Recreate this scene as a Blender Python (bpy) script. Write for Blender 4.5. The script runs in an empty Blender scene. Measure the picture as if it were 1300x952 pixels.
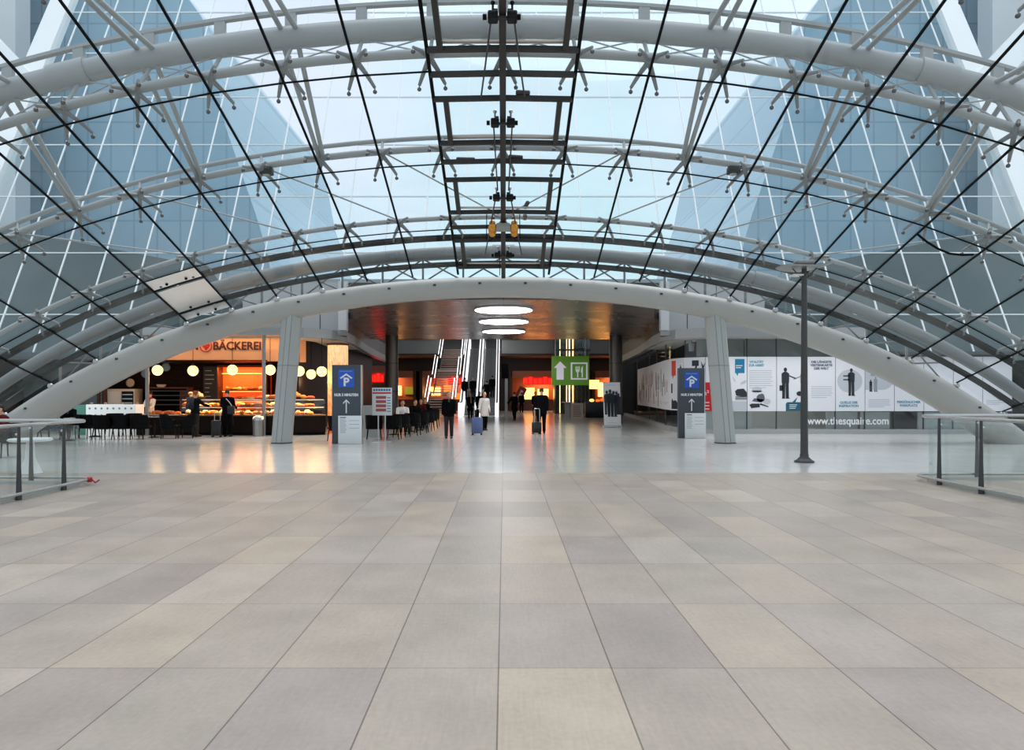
import bpy, bmesh, math, random
from mathutils import Vector, Matrix
random.seed(7)
PI = math.pi
SC = bpy.context.scene
COL = SC.collection
F, H = 900.0, 1.62                       # focal length in pixels of the 1300x952 frame, eye height
CX, HY, CAMX = 640.5, 499.0, 0.035

def W(px, py, Y):                        # pixel + distance -> world point
    return Vector((CAMX + (px - CX) * Y / F, Y, H - (py - HY) * Y / F))
def XW(px, Y): return CAMX + (px - CX) * Y / F
def ZW(py, Y): return H - (py - HY) * Y / F
def FL(px, py):
    Y = H * F / (py - HY); return Vector((XW(px, Y), Y, 0))

# ------------------------------------------------------------------ materials
def lin(c):
    return tuple((v / 255 / 12.92) if v / 255 <= .04045 else ((v / 255 + .055) / 1.055) ** 2.4 for v in c)
MATS = {}
def mat(name, col, rough=.5, metal=0., emit=0., ecol=None, spec=.5, noise=0., nscale=8., alpha_c=None):
    if name in MATS: return MATS[name]
    m = bpy.data.materials.new(name); m.use_nodes = True
    nt = m.node_tree; b = nt.nodes['Principled BSDF']
    c = lin(col) if max(col) > 1.001 else tuple(col)
    b.inputs['Base Color'].default_value = (*c, 1)
    b.inputs['Roughness'].default_value = rough
    b.inputs['Metallic'].default_value = metal
    b.inputs['Specular IOR Level'].default_value = spec
    if emit:
        e = lin(ecol) if ecol else c
        b.inputs['Emission Color'].default_value = (*e, 1)
        b.inputs['Emission Strength'].default_value = emit
    if noise:
        tc = nt.nodes.new('ShaderNodeTexCoord'); n = nt.nodes.new('ShaderNodeTexNoise')
        n.inputs['Scale'].default_value = nscale; n.inputs['Detail'].default_value = 4
        r = nt.nodes.new('ShaderNodeMapRange')
        r.inputs['To Min'].default_value = 1 - noise; r.inputs['To Max'].default_value = 1 + noise
        mx = nt.nodes.new('ShaderNodeVectorMath'); mx.operation = 'SCALE'; mx.inputs[0].default_value = c
        nt.links.new(tc.outputs['Object'], n.inputs['Vector']); nt.links.new(n.outputs['Fac'], r.inputs['Value'])
        nt.links.new(r.outputs['Result'], mx.inputs['Scale']); nt.links.new(mx.outputs['Vector'], b.inputs['Base Color'])
    MATS[name] = m; return m

def glass(name, tint, refl=.12, rough=.02, dirt=0.):
    if name in MATS: return MATS[name]
    m = bpy.data.materials.new(name); m.use_nodes = True
    nt = m.node_tree; nt.nodes.clear()
    o = nt.nodes.new('ShaderNodeOutputMaterial'); t = nt.nodes.new('ShaderNodeBsdfTransparent')
    g = nt.nodes.new('ShaderNodeBsdfGlossy'); mx = nt.nodes.new('ShaderNodeMixShader')
    lw = nt.nodes.new('ShaderNodeLayerWeight'); mr = nt.nodes.new('ShaderNodeMath')
    t.inputs['Color'].default_value = (*tint, 1); g.inputs['Color'].default_value = (.9, .95, .95, 1)
    g.inputs['Roughness'].default_value = rough
    lw.inputs['Blend'].default_value = .5
    pw = nt.nodes.new('ShaderNodeMath'); pw.operation = 'POWER'; pw.inputs[1].default_value = 4.
    mr.operation = 'MULTIPLY_ADD'; mr.inputs[1].default_value = refl; mr.inputs[2].default_value = .035
    nt.links.new(lw.outputs['Facing'], pw.inputs[0]); nt.links.new(pw.outputs[0], mr.inputs[0]); nt.links.new(mr.outputs[0], mx.inputs[0])
    nt.links.new(t.outputs[0], mx.inputs[1]); nt.links.new(g.outputs[0], mx.inputs[2])
    out = mx.outputs[0]
    if dirt:
        d = nt.nodes.new('ShaderNodeBsdfDiffuse'); d.inputs['Color'].default_value = (.75, .78, .78, 1)
        mx2 = nt.nodes.new('ShaderNodeMixShader'); tc = nt.nodes.new('ShaderNodeTexCoord'); n = nt.nodes.new('ShaderNodeTexNoise')
        n.inputs['Scale'].default_value = .8; n.inputs['Detail'].default_value = 6
        r = nt.nodes.new('ShaderNodeMapRange'); r.inputs['From Min'].default_value = .35; r.inputs['From Max'].default_value = .8
        r.inputs['To Max'].default_value = dirt
        nt.links.new(tc.outputs['Object'], n.inputs['Vector']); nt.links.new(n.outputs['Fac'], r.inputs['Value'])
        nt.links.new(r.outputs['Result'], mx2.inputs[0]); nt.links.new(out, mx2.inputs[1]); nt.links.new(d.outputs[0], mx2.inputs[2])
        out = mx2.outputs[0]
    nt.links.new(out, o.inputs[0]); MATS[name] = m; return m

# ------------------------------------------------------------------ mesh builder
class MB:
    def __init__(s): s.v = []; s.f = []; s.sm = []; s.mi = []; s.cur = 0
    def add(s, vs, fs, smooth=False):
        b = len(s.v); s.v.extend(tuple(p) for p in vs)
        for f in fs: s.f.append(tuple(b + i for i in f)); s.sm.append(smooth); s.mi.append(s.cur)
        return s
    def box(s, lo, hi, rot=None, piv=None, ch=0.):
        x0, y0, z0 = lo; x1, y1, z1 = hi
        vs = [Vector(p) for p in ((x0,y0,z0),(x1,y0,z0),(x1,y1,z0),(x0,y1,z0),(x0,y0,z1),(x1,y0,z1),(x1,y1,z1),(x0,y1,z1))]
        if rot is not None:
            pv = Vector(piv) if piv is not None else (vs[0] + vs[6]) / 2
            vs = [pv + rot @ (p - pv) for p in vs]
        return s.add(vs, [(0,3,2,1),(4,5,6,7),(0,1,5,4),(1,2,6,5),(2,3,7,6),(3,0,4,7)])
    def rbox(s, lo, hi, r=.02, n=3):     # box with rounded vertical edges and softened top rim
        x0, y0, z0 = lo; x1, y1, z1 = hi; r = min(r, (x1-x0)/2*.98, (y1-y0)/2*.98)
        def ring(z, ins):
            out = []; rr = max(r - ins, .0005)
            for cx, cy, a0 in ((x1-r,y1-r,0),(x0+r,y1-r,PI/2),(x0+r,y0+r,PI),(x1-r,y0+r,1.5*PI)):
                for k in range(n+1):
                    a = a0 + PI/2*k/n; out.append((cx + rr*math.cos(a), cy + rr*math.sin(a), z))
            return out
        t = min(r, (z1-z0)/2)*.6
        return s.loft([ring(z0, t), ring(z0+t, 0), ring(z1-t, 0), ring(z1, t)], True, True)
    def loft(s, rings, caps=True, smooth=True, closed=True):
        b = []; n = len(rings[0]); vs = [p for r in rings for p in r]; fs = []
        for i in range(len(rings)-1):
            for j in range(n if closed else n-1):
                a, c = i*n+j, i*n+(j+1) % n
                fs.append((a, c, c+n, a+n))
        s.add(vs, fs, smooth)
        if caps and closed:
            s.add(rings[0], [tuple(range(n))[::-1]]); s.add(rings[-1], [tuple(range(n))])
        return s
    def tube(s, pts, rad, n=8, caps=True, up=None, flat=1.):
        pts = [Vector(p) for p in pts]; m = len(pts)
        if not hasattr(rad, '__len__'): rad = [rad]*m
        rings = []; prev = None
        for i, p in enumerate(pts):
            d = (pts[min(i+1, m-1)] - pts[max(i-1, 0)])
            if d.length < 1e-9: d = Vector((0,0,1))
            d.normalize()
            if prev is None:
                u = Vector(up) if up else (Vector((0,0,1)) if abs(d.z) < .9 else Vector((1,0,0)))
            else: u = prev
            u = (u - d*u.dot(d)).normalized(); prev = u; w = d.cross(u)
            rings.append([p + (u*math.cos(2*PI*k/n)*flat + w*math.sin(2*PI*k/n))*rad[i] for k in range(n)])
        return s.loft(rings, caps, n > 4)
    def bar(s, pts, w, h, up=(0,0,1)):   # rectangular section swept along points
        pts = [Vector(p) for p in pts]; m = len(pts); rings = []
        for i, p in enumerate(pts):
            d = (pts[min(i+1, m-1)] - pts[max(i-1, 0)]).normalized(); u = Vector(up); u = (u - d*u.dot(d)).normalized(); q = d.cross(u)
            rings.append([p + q*w/2*a + u*h/2*b for a, b in ((-1,-1),(1,-1),(1,1),(-1,1))])
        return s.loft(rings, True, False)
    def lathe(s, prof, c=(0,0,0), n=20, smooth=True):
        c = Vector(c); rings = [[c + Vector((r*math.cos(2*PI*k/n), r*math.sin(2*PI*k/n), z)) for k in range(n)] for r, z in prof]
        return s.loft(rings, True, smooth)
    def ball(s, c, r, n=10, m=7, rot=None):
        if not hasattr(r, '__len__'): r = (r, r, r)
        c = Vector(c); vs = []; fs = []
        for i in range(1, m):
            t = PI*i/m
            for k in range(n):
                p = Vector((r[0]*math.sin(t)*math.cos(2*PI*k/n), r[1]*math.sin(t)*math.sin(2*PI*k/n), r[2]*math.cos(t)))
                vs.append(c + (rot @ p if rot else p))
        T, B = Vector((0,0,r[2])), Vector((0,0,-r[2]))
        vs += [c + (rot @ T if rot else T), c + (rot @ B if rot else B)]; t, b = len(vs)-2, len(vs)-1
        for i in range(m-2):
            for k in range(n):
                k2 = (k+1) % n; fs.append((i*n+k, (i+1)*n+k, (i+1)*n+k2, i*n+k2))
        for k in range(n):
            k2 = (k+1) % n; fs.append((t, k, k2)); fs.append((b, (m-2)*n+k2, (m-2)*n+k))
        return s.add(vs, fs, True)
    def prism(s, poly, d, fn):           # 2D polygon extruded by depth d; fn(u, v, w) -> point
        n = len(poly)
        a = [fn(u, v, 0) for u, v in poly]; b = [fn(u, v, d) for u, v in poly]
        return s.add(a + b, [tuple(range(n)), tuple(range(2*n-1, n-1, -1))] + [(i, i+n, (i+1) % n+n, (i+1) % n) for i in range(n)])
    def build(s, name, m, parent=None, recalc=True):
        me = bpy.data.meshes.new(name); me.from_pydata(s.v, [], s.f)
        ms = m if isinstance(m, (list, tuple)) else [m]
        for x in ms: me.materials.append(x)
        me.polygons.foreach_set('use_smooth', s.sm); me.polygons.foreach_set('material_index', s.mi)
        if recalc:
            bm = bmesh.new(); bm.from_mesh(me); bmesh.ops.recalc_face_normals(bm, faces=bm.faces); bm.to_mesh(me); bm.free()
        me.update()
        o = bpy.data.objects.new(name, me); COL.objects.link(o)
        if parent: o.parent = parent
        return o

def tag(o, label, cat, group=None):
    o['label'] = label; o['category'] = cat; o['kind'] = 'thing'
    if group: o['group'] = group
    return o
def thing(name, label, cat, loc=(0,0,0), rz=0, group=None):
    o = bpy.data.objects.new(name, None); COL.objects.link(o); o.empty_display_size = .1
    o.location = loc; o.rotation_euler = (0, 0, rz); return tag(o, label, cat, group)
def struct(o, label=None):
    o['kind'] = 'structure'
    if label: o['label'] = label
    return o
def kids(o): return [c for c in ALLKIDS.get(o.name, [])]
def copy_thing(o, loc=None, rz=None, label=None, group=None):
    def rec(src, par):
        c = src.copy(); COL.objects.link(c)
        if par: c.parent = par
        for ch in list(src.children): rec(ch, c)
        return c
    c = rec(o, None)
    if loc is not None: c.location = loc
    if rz is not None: c.rotation_euler = (0, 0, rz)
    if label: c['label'] = label
    if group: c['group'] = group
    return c
def evalmesh(o, name):
    dg = bpy.context.evaluated_depsgraph_get(); dg.update()
    me = bpy.data.meshes.new_from_object(o.evaluated_get(dg)); me.name = name; return me
_T = {}
def text_tris(body, size, bold=0., space=1.):
    key = (body, size, bold, space)
    if key not in _T:
        c = bpy.data.curves.new('t', 'FONT'); c.body = body; c.size = size; c.align_x = 'CENTER'; c.align_y = 'CENTER'
        c.extrude = .004; c.offset = bold; c.space_character = space; c.resolution_u = 3
        o = bpy.data.objects.new('t', c); COL.objects.link(o)
        me = evalmesh(o, 't'); _T[key] = ([tuple(v.co) for v in me.vertices], [tuple(p.vertices) for p in me.polygons])
        bpy.data.objects.remove(o); bpy.data.meshes.remove(me); bpy.data.curves.remove(c)
    return _T[key]
def put_text(mb, body, size, fn, bold=0., fit=None, space=1.):   # fn(u, v, w): u across, v up, w out of the face
    vs, fs = text_tris(body, size, bold, space); k = 1.
    if fit: w = max(v[0] for v in vs) - min(v[0] for v in vs); k = fit / w
    mb.add([fn(x*k, y, z + .004) for x, y, z in vs], fs); return mb
def front(cx, y, cz):                    # a face that looks at -Y
    return lambda u, v, w: Vector((cx + u, y - w, cz + v))

# ------------------------------------------------------------------ palette
steel = mat('brushed_steel', (196,196,194), .3, .85)
steel_d = mat('dark_steel', (70,70,70), .4, .5)
black = mat('black_rubber', (5,5,6), .7, spec=.15)
blackm = mat('black_metal', (12,12,13), .5, .2, spec=.25)
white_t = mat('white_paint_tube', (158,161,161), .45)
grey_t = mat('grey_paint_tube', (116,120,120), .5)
grey_p = mat('grey_paint', (150,152,150), .42)
gun = mat('frame_grey', (58,55,53), .5, .2, spec=.3)
white = mat('white_plastic', (235,235,235), .4)
M_glass = glass('roof_glass', (.965,.985,.985), .5, .03, .1)
# ------------------------------------------------------------------ FLOOR
def floor_materials():
    m = bpy.data.materials.new('beige_stone_tiles'); m.use_nodes = True; nt = m.node_tree; N = nt.nodes; L = nt.links
    b = N['Principled BSDF']; tc = N.new('ShaderNodeTexCoord'); sp = N.new('ShaderNodeSeparateXYZ'); L.new(tc.outputs['Object'], sp.inputs[0])
    def math_(op, a, bb=None):
        n = N.new('ShaderNodeMath'); n.operation = op
        for i, x in enumerate((a, bb)):
            if x is None: continue
            if isinstance(x, (int, float)): n.inputs[i].default_value = x
            else: L.new(x, n.inputs[i])
        return n.outputs[0]
    u = math_('DIVIDE', math_('ADD', sp.outputs[0], 66.5), .665); v = math_('DIVIDE', math_('ADD', sp.outputs[1], 127.8 - 4.178), 1.278)
    fu, fv = math_('FRACT', u), math_('FRACT', v); iu, iv = math_('FLOOR', u), math_('FLOOR', v)
    cb = N.new('ShaderNodeCombineXYZ'); L.new(iu, cb.inputs[0]); L.new(iv, cb.inputs[1])
    wn = N.new('ShaderNodeTexWhiteNoise'); wn.noise_dimensions = '3D'; L.new(cb.outputs[0], wn.inputs['Vector'])
    cr = N.new('ShaderNodeValToRGB'); L.new(wn.outputs['Value'], cr.inputs[0])
    cols = [(0,(153,141,134)),(.2,(170,156,142)),(.4,(160,149,138)),(.6,(174,159,143)),(.8,(157,145,138)),(1,(178,165,151))]
    el = cr.color_ramp.elements
    while len(el) < len(cols): el.new(.5)
    for e, (p, c) in zip(el, cols): e.position = p; e.color = (*lin(c), 1)
    n1 = N.new('ShaderNodeTexNoise'); n1.inputs['Scale'].default_value = 1.6; n1.inputs['Detail'].default_value = 6
    mp = N.new('ShaderNodeMapping'); mp.inputs['Scale'].default_value = (40, 3, 1); n2 = N.new('ShaderNodeTexNoise'); n2.inputs['Scale'].default_value = 1.5; n2.inputs['Detail'].default_value = 3
    L.new(tc.outputs['Object'], n1.inputs['Vector']); L.new(tc.outputs['Object'], mp.inputs[0]); L.new(mp.outputs[0], n2.inputs['Vector'])
    n3 = N.new('ShaderNodeTexNoise'); n3.inputs['Scale'].default_value = 26; n3.inputs['Detail'].default_value = 5; L.new(tc.outputs['Object'], n3.inputs['Vector'])
    s = math_('ADD', math_('ADD', math_('MULTIPLY', n1.outputs['Fac'], .46), math_('MULTIPLY', n2.outputs['Fac'], .2)), math_('ADD', math_('MULTIPLY', n3.outputs['Fac'], .24), .56))
    ju = math_('LESS_THAN', math_('MINIMUM', fu, math_('SUBTRACT', 1, fu)), .0065)
    jv = math_('LESS_THAN', math_('MINIMUM', fv, math_('SUBTRACT', 1, fv)), .0045)
    s = math_('MULTIPLY', s, math_('SUBTRACT', 1, math_('MULTIPLY', ju, .55)))
    s = math_('MULTIPLY', s, math_('SUBTRACT', 1, math_('MULTIPLY', jv, .28)))
    sc = N.new('ShaderNodeVectorMath'); sc.operation = 'SCALE'; L.new(cr.outputs[0], sc.inputs[0]); L.new(s, sc.inputs['Scale'])
    L.new(sc.outputs[0], b.inputs['Base Color'])
    L.new(math_('ADD', math_('MULTIPLY', n1.outputs['Fac'], .25), .3), b.inputs['Roughness']); b.inputs['Specular IOR Level'].default_value = .14
    g = bpy.data.materials.new('polished_grey_floor'); g.use_nodes = True; nt = g.node_tree; N = nt.nodes; L = nt.links
    b = N['Principled BSDF']; tc = N.new('ShaderNodeTexCoord'); n = N.new('ShaderNodeTexNoise'); n.inputs['Scale'].default_value = 1.2; n.inputs['Detail'].default_value = 5
    br = N.new('ShaderNodeTexBrick'); br.offset = 0; br.inputs['Scale'].default_value = 1; br.inputs['Brick Width'].default_value = 1.2; br.inputs['Row Height'].default_value = 1.2
    br.inputs['Mortar Size'].default_value = .006
    br.inputs['Color1'].default_value = (*lin((196,194,190)), 1); br.inputs['Color2'].default_value = (*lin((202,200,196)), 1); br.inputs['Mortar'].default_value = (*lin((168,168,166)), 1)
    L.new(tc.outputs['Object'], br.inputs['Vector']); L.new(tc.outputs['Object'], n.inputs['Vector'])
    L.new(br.outputs[0], b.inputs['Base Color'])
    r = N.new('ShaderNodeMapRange'); r.inputs['To Min'].default_value = .15; r.inputs['To Max'].default_value = .22
    L.new(n.outputs['Fac'], r.inputs['Value']); L.new(r.outputs[0], b.inputs['Roughness']); b.inputs['Specular IOR Level'].default_value = .6
    return m, g
tileM, polM = floor_materials()
mb = MB(); mb.cur = 0; mb.box((-30,-4,-.2), (30,14.4,0)); mb.cur = 1; mb.box((-30,14.4,-.2), (30,76,0))
struct(mb.build('floor', [tileM, polM]))

# ------------------------------------------------------------------ GLASS ROOF
def sag(x): return .013*x*x + 1.69e-5*x**4
def dsag(x): return .026*x + 6.76e-5*x**3
def zc(Y): return 8.57 - .302*(Y - 12.54)
def zr(x, Y): return zc(Y) - sag(x)
def rp(x, Y, off=0.):                    # point on the roof surface, off metres out along its normal
    n = Vector((dsag(x), .302, 1)).normalized(); return Vector((x, Y, zr(x, Y))) + n*off
PX = 1.455
ROWS = [2.3, 5.25, 8.2, 11.15, 14.15, 17.1, 20.05, 22.75]
NC = 13
roof = bpy.data.objects.new('glass_roof', None); COL.objects.link(roof); struct(roof)
mb = MB()
SK = (-7, 6)                              # the bay that carries metal sheets
for i in range(len(ROWS)-1):
    for k in range(-NC, NC):
        if k == SK[0] and i == SK[1]: continue
        x0, x1, y0, y1 = k*PX, (k+1)*PX, ROWS[i], ROWS[i+1]
        if zr((x0+x1)/2, y1) < .2 or abs(k+.5) < 1 and y0 > 2: continue
        mb.add([rp(x0,y0), rp(x1,y0), rp(x1,y1), rp(x0,y1)], [(0,1,2,3)])
mb.build('glass_panes', M_glass, roof)
for k in range(-NC, NC+1):
    if k == 0: continue
    pts = [rp(k*PX, y, -.03) for y in ROWS if zr(k*PX, y) > .1]
    if len(pts) < 2: continue
    w = .07 if abs(k) == 1 else .048
    MB().bar(pts, w, .03).build('glazing_bar', black, roof)
for Y in ROWS[1:-1]:
    for sgn in (-1, 1):
        pts = [rp(sgn*k*PX, Y, -.025) for k in range(1, NC+1) if zr(k*PX, Y) > .1]
        MB().bar(pts, .035, .025).build('cross_joint', black, roof)
# dark gutter rails just outside the last row of panes
for Y, w in ((20.68, .2), (22.28, .17)):
    o = tag(MB().bar([rp(x*.5, Y, .08) for x in range(-36, 37) if zr(x*.5, Y) > .1], w, .1, (0,.3,1)).build('gutter_rail', mat('gutter_grey', (30,31,30), .8, spec=.1)),
        'dark curved gutter rail across the glass, the %s of the two above the entrance arch' % ('upper' if Y < 21 else 'lower'), 'rail')
# metal sheets in one bay
x0, x1 = SK[0]*PX + .03, (SK[0]+1)*PX - .03
shm = mat('bare_metal_sheet', (240,240,238), .3, .8, noise=.08, nscale=2.)
for a, b, lab in ((20.1, 20.62, 'upper'), (20.78, 22.18, 'large middle'), (22.34, 22.72, 'lower')):
    s = MB(); nx = 4
    top = [rp(x0+(x1-x0)*i/nx, a, .01) for i in range(nx+1)]; bot = [rp(x0+(x1-x0)*i/nx, b, .01) for i in range(nx+1)]
    nn = [Vector((dsag(x0+(x1-x0)*i/nx), .302, 1)).normalized()*.02 for i in range(nx+1)]
    s.loft([[p for p in top], [p for p in bot], [p-n for p, n in zip(bot, nn)], [p-n for p, n in zip(top, nn)], top], False, False, False)
    o = tag(s.build('metal_sheet', shm), '%s of three pale metal sheets filling one roof bay above the bakery arch' % lab, 'panel', 'metal sheets in the roof bay')
    for u in (.3, .7):
        MB().ball(rp(x0+(x1-x0)*u, b - .12, -.02), .045, 8, 5).build('bolt_cap', blackm, o)
# centre strip: vent frames and cross bars
cs = tag(bpy.data.objects.new('centre_strip', None), 'grey steel ladder frame of opening vents along the crown of the glass roof', 'roof frame'); COL.objects.link(cs)
bars_y = [7.6, 8.2, 8.85, 10.45, 11.1, 11.75, 13.57, 14.2, 14.89, 16.3, 16.99, 17.7, 19.16, 19.91, 20.64, 22.25]
for y in bars_y:
    MB().bar([rp(-PX, y, -.05), rp(0, y, -.05), rp(PX, y, -.05)], .085, .1).build('cross_bar', gun, cs)
wf = mat('vent_cream', (205,192,184), .5)
for a, b in ((8.85,10.45),(11.75,13.57),(14.89,16.3),(17.7,19.16),(20.64,22.25)):
    for sg in (-1, 1):
        MB().bar([rp(sg*1.2, a, -.05), rp(sg*1.2, b, -.05)], .11, .12).build('vent_side', gun, cs)
    MB().bar([rp(-1.15, b-.11, .02), rp(1.15, b-.11, .02)], .1, .03).build('vent_sill', wf, cs)
mb = MB()
for a, b in zip(bars_y[:-1], bars_y[1:]):
    for x0, x1 in ((-PX, 0), (0, PX)): mb.add([rp(x0,a), rp(x1,a), rp(x1,b), rp(x0,b)], [(0,1,2,3)])
mb.build('vent_glass', M_glass, cs)
# monorail under the crown with trolleys and hoist
mr_ = tag(bpy.data.objects.new('monorail_track', None), 'dark steel crane rail running under the crown of the glass roof', 'rail'); COL.objects.link(mr_)
def mono(Y, dz=0): return Vector((0, Y, zc(Y) - .2 + dz))
MB().bar([mono(5), mono(22.5)], .035, .16).build('web', gun, mr_)
MB().bar([mono(5,-.09), mono(22.5,-.09)], .13, .03).build('bottom_flange', gun, mr_)
MB().bar([mono(5,.09), mono(22.5,.09)], .13, .03).build('top_flange', gun, mr_)
def trolley(Y, label, chrome=True):
    t = thing('hoist_trolley', label, 'trolley', mono(Y, -.12), 0, 'trolleys on the roof crane rail')
    for sg in (-1, 1):
        b = MB(); b.rbox((sg*.17-.09,-.12,-.09), (sg*.17+.09,.12,.05), .03); b.build('trolley_block', blackm, t)
        MB().tube([(sg*.13-.04,0,.02),(sg*.13+.04,0,.02)], .1, 14).build('wheel', black, t); MB().tube([(sg*.3-.05,0,-.02),(sg*.3+.02,0,-.02)], .05, 10).build('side_roller', black, t)
        k = MB(); k.tube([(sg*.17,-.06,.05),(sg*.17,-.06,.19)], .02, 8); k.ball((sg*.17,-.06,.2), .042); k.build('guide_roller', steel if chrome else blackm, t)
    MB().box((-.1,-.04,-.06), (.1,.04,-.02)).build('axle_plate', gun, t)
    return t
trolley(12.49, 'black twin trolley on the crane rail nearest the top of the picture', False)
trolley(15.22, 'steel twin trolley halfway along the crane rail under the roof crown')
trolley(18.0, 'pale twin trolley on the crane rail just above the yellow hoist')
trolley(20.95, 'small twin trolley on the crane rail closest to the entrance arch')
def cable(p, q, label, n=1, r=.019):
    return tag(MB().tube([p, (Vector(p)+Vector(q))/2 + Vector((0,0,-.03)), q], r, 6).build('stay_rod', steel_d), label, 'rod', 'hanging rods along the crane rail')
for Y0, Y1, a, b, lab in ((12.5, 14.7, .2, .45, 'top trolley'), (15.25, 18.0, .2, .14, 'middle trolley'), (18.05, 21.3, .2, .55, 'lower trolley')):
    for sg, side in ((-1, 'left'), (1, 'right')):
        cable(mono(Y0,-.15)+Vector((sg*a,0,0)), mono(Y1,.05)+Vector((sg*b,0,0)), 'thin dark steel rod sloping from the %s on its %s side' % (lab, side))
h = thing('chain_hoist', 'yellow electric chain hoist with grey control box on the crane rail', 'hoist', mono(19.4, -.2))
yel = mat('hoist_yellow', (226,150,40), .4)
for sg in (-1, 1):
    b = MB(); b.tube([(sg*.3,-.2,0),(sg*.3,-.16,0),(sg*.3,.16,0),(sg*.3,.2,0)], [.08,.11,.11,.08], 14); b.ball((sg*.3,-.05,.16), (.09,.12,.08)); b.ball((sg*.3,-.05,-.14), (.09,.11,.08))
    b.build('motor', yel, h)
    b = MB(); pts = [(sg*.25, -.05, -.2)] + [(sg*(.25+.22*math.sin(a)), -.05, -.2-.14*math.sin(2*a)) for a in (.4,.8,1.2)] + [(sg*.45,-.05,.5)]
    b.tube(pts, .012, 6); b.build('cable_loop', black, h)
b = MB(); b.rbox((-.19,-.26,-.09), (.19,-.1,.12), .03); b.build('control_box', mat('box_grey', (150,150,140), .5), h)
b = MB(); b.tube([(0,-.05,.1),(0,-.05,.2)], .03, 8); b.build('hook', blackm, h)
tag(MB().tube([mono(20.95,-.2)+Vector((-.1,0,0)), Vector((-.12,22.5,5.36))], .014, 6).build('power_cable', black), 'thin black cable dropping from the crane rail to the arch crown', 'cable')
# loose bits lying on the vents
for x, y, lx, ly, rz, lab in ((.42,14.86,.3,.1,.1,'dark box with cable lying on the vent bar near the top trolley'),(.62,19.0,.1,.3,.3,'grey tile shaped object leaning on the vent glass right of the hoist'),
                       (.6,19.6,.12,.2,0,'small grey block lying on the vent glass beside the hoist'),(-1.15,22.0,.3,.1,-.1,'dark flat object lying on the lowest vent left of the rail'),
                       (.3,17.0,.35,.12,.2,'dark heap of leaves on the middle vent bar'),(-.9,17.05,.45,.07,.05,'dark strip of leaves on the middle vent bar left of the rail')):
    b = MB(); p = rp(x, y, .05); b.rbox((-lx/2,-ly/2,-.04), (lx/2,ly/2,.05), .03)
    o = b.build('debris', gun); o.location = p; o.rotation_euler = (-.29, 0, rz); tag(o, lab, 'debris')

# ------------------------------------------------------------------ STEELWORK ABOVE THE GLASS
chrome = mat('ball_fitting', (105,104,104), .25, .9)
def spider(par, x, Y, off, arms=True):
    c = rp(x, Y, off); n = Vector((dsag(x), .302, 1)).normalized(); tx = Vector((1, 0, -dsag(x))).normalized(); ty = Vector((0, 1, -.302)).normalized()
    b = MB(); hub = c - n*.1
    b.tube([c, hub], [.08, .075], 8)
    bl = []
    for sx in (-1, 1):
        for sy in (-1, 1):
            e = rp(x, Y, .05) + tx*.27*sx + ty*.52*sy
            b.tube([hub, hub*.45 + e*.55 + n*.06, e + n*.05], [.06, .046, .034], 6)
            b.tube([e + n*.07, e - n*.03], .014, 6)
            bl.append(e - n*.05)
    o = b.build('spider_bracket', mat('bracket_grey', (128,132,133), .45), par)
    for e in bl: MB().ball(e, .045, 8, 6).build('ball_fitting', chrome, o)
for Y, off, r, twin, nm in ((11.15,.42,.085,None,'fourth'),(14.15,.42,.095,None,'third'),(17.1,.42,.085,.36,'second'),(20.05,.34,.07,None,'lowest')):
    o = tag(bpy.data.objects.new('roof_purlin', None), 'white curved roof tube with four-armed brackets, %s row above the entrance arch' % nm, 'roof tube', 'curved roof tubes'); COL.objects.link(o)
    xs = [x*.6 for x in range(-30, 31) if zr(x*.6, Y) > .3]
    MB().tube([rp(x, Y, off) for x in xs], r, 10).build('tube', white_t, o)
    if twin:
        MB().tube([rp(x, Y, off + twin) + Vector((0,.12,0)) for x in xs], .06, 8).build('upper_tube', white_t, o)
    for k in range(-11, 12):
        if zr(k*PX, Y) < .9: continue
        spider(o, k*PX, Y, off)
        if twin: MB().tube([rp(k*PX, Y, off), rp(k*PX, Y, off+twin)+Vector((0,.12,0))], .035, 6).build('stub', white_t, o)
def arc_pts(Y, z0, q, x1=18, st=.75): return [Vector((x*st, Y, z0 - q*sag(x*st))) for x in range(-int(x1/st), int(x1/st)+1) if z0 - q*sag(x*st) > .2]
def truss_z(x, z0, q): return z0 - q*sag(x)
def main_arch(Y, z0, q, r, purlin_Y, lab, label_cat='roof arch'):
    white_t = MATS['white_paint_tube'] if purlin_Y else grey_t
    o = tag(bpy.data.objects.new('roof_arch', None), lab, label_cat); COL.objects.link(o)
    MB().tube(arc_pts(Y, z0, q), r, 18).build('arch_tube', white_t, o)
    if purlin_Y: MB().bar(arc_pts(Y, z0 + r + .3, q), .12, .07).build('upper_chord', white_t, o)
    for k in range(-11, 12):
        if not purlin_Y: break
        x = k*PX; z = truss_z(x, z0, q)
        if z < .8: continue
        MB().bar([(x, Y, z + r*.8), (x, Y, z + r + .3)], .22, .1, (0,1,0)).build('chord_bracket', white_t, o)
        if purlin_Y and abs(k) < 11:
            p = rp(x, purlin_Y, .4)
            MB().tube([(x, Y, z - r), p], .04, 8).build('post', white_t, o)
            for d in (-1, 1):
                x2 = (k + d)*PX
                MB().tube([(x, Y, z - r*.7), rp(x2, purlin_Y, .42)], .016, 5).build('tie_rod', white_t, o)
    for x in (0, -8.9, 8.9):
        z = truss_z(x, z0, q); d = Vector((1, 0, -q*dsag(x))).normalized()
        MB().tube([Vector((x,Y,z)) - d*.38, Vector((x,Y,z)) + d*.38], r*1.18, 18).build('splice_sleeve', white_t, o)
    return o
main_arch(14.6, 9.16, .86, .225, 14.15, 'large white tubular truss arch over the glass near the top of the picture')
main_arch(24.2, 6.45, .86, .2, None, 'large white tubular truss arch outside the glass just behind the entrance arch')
n = 0
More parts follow.
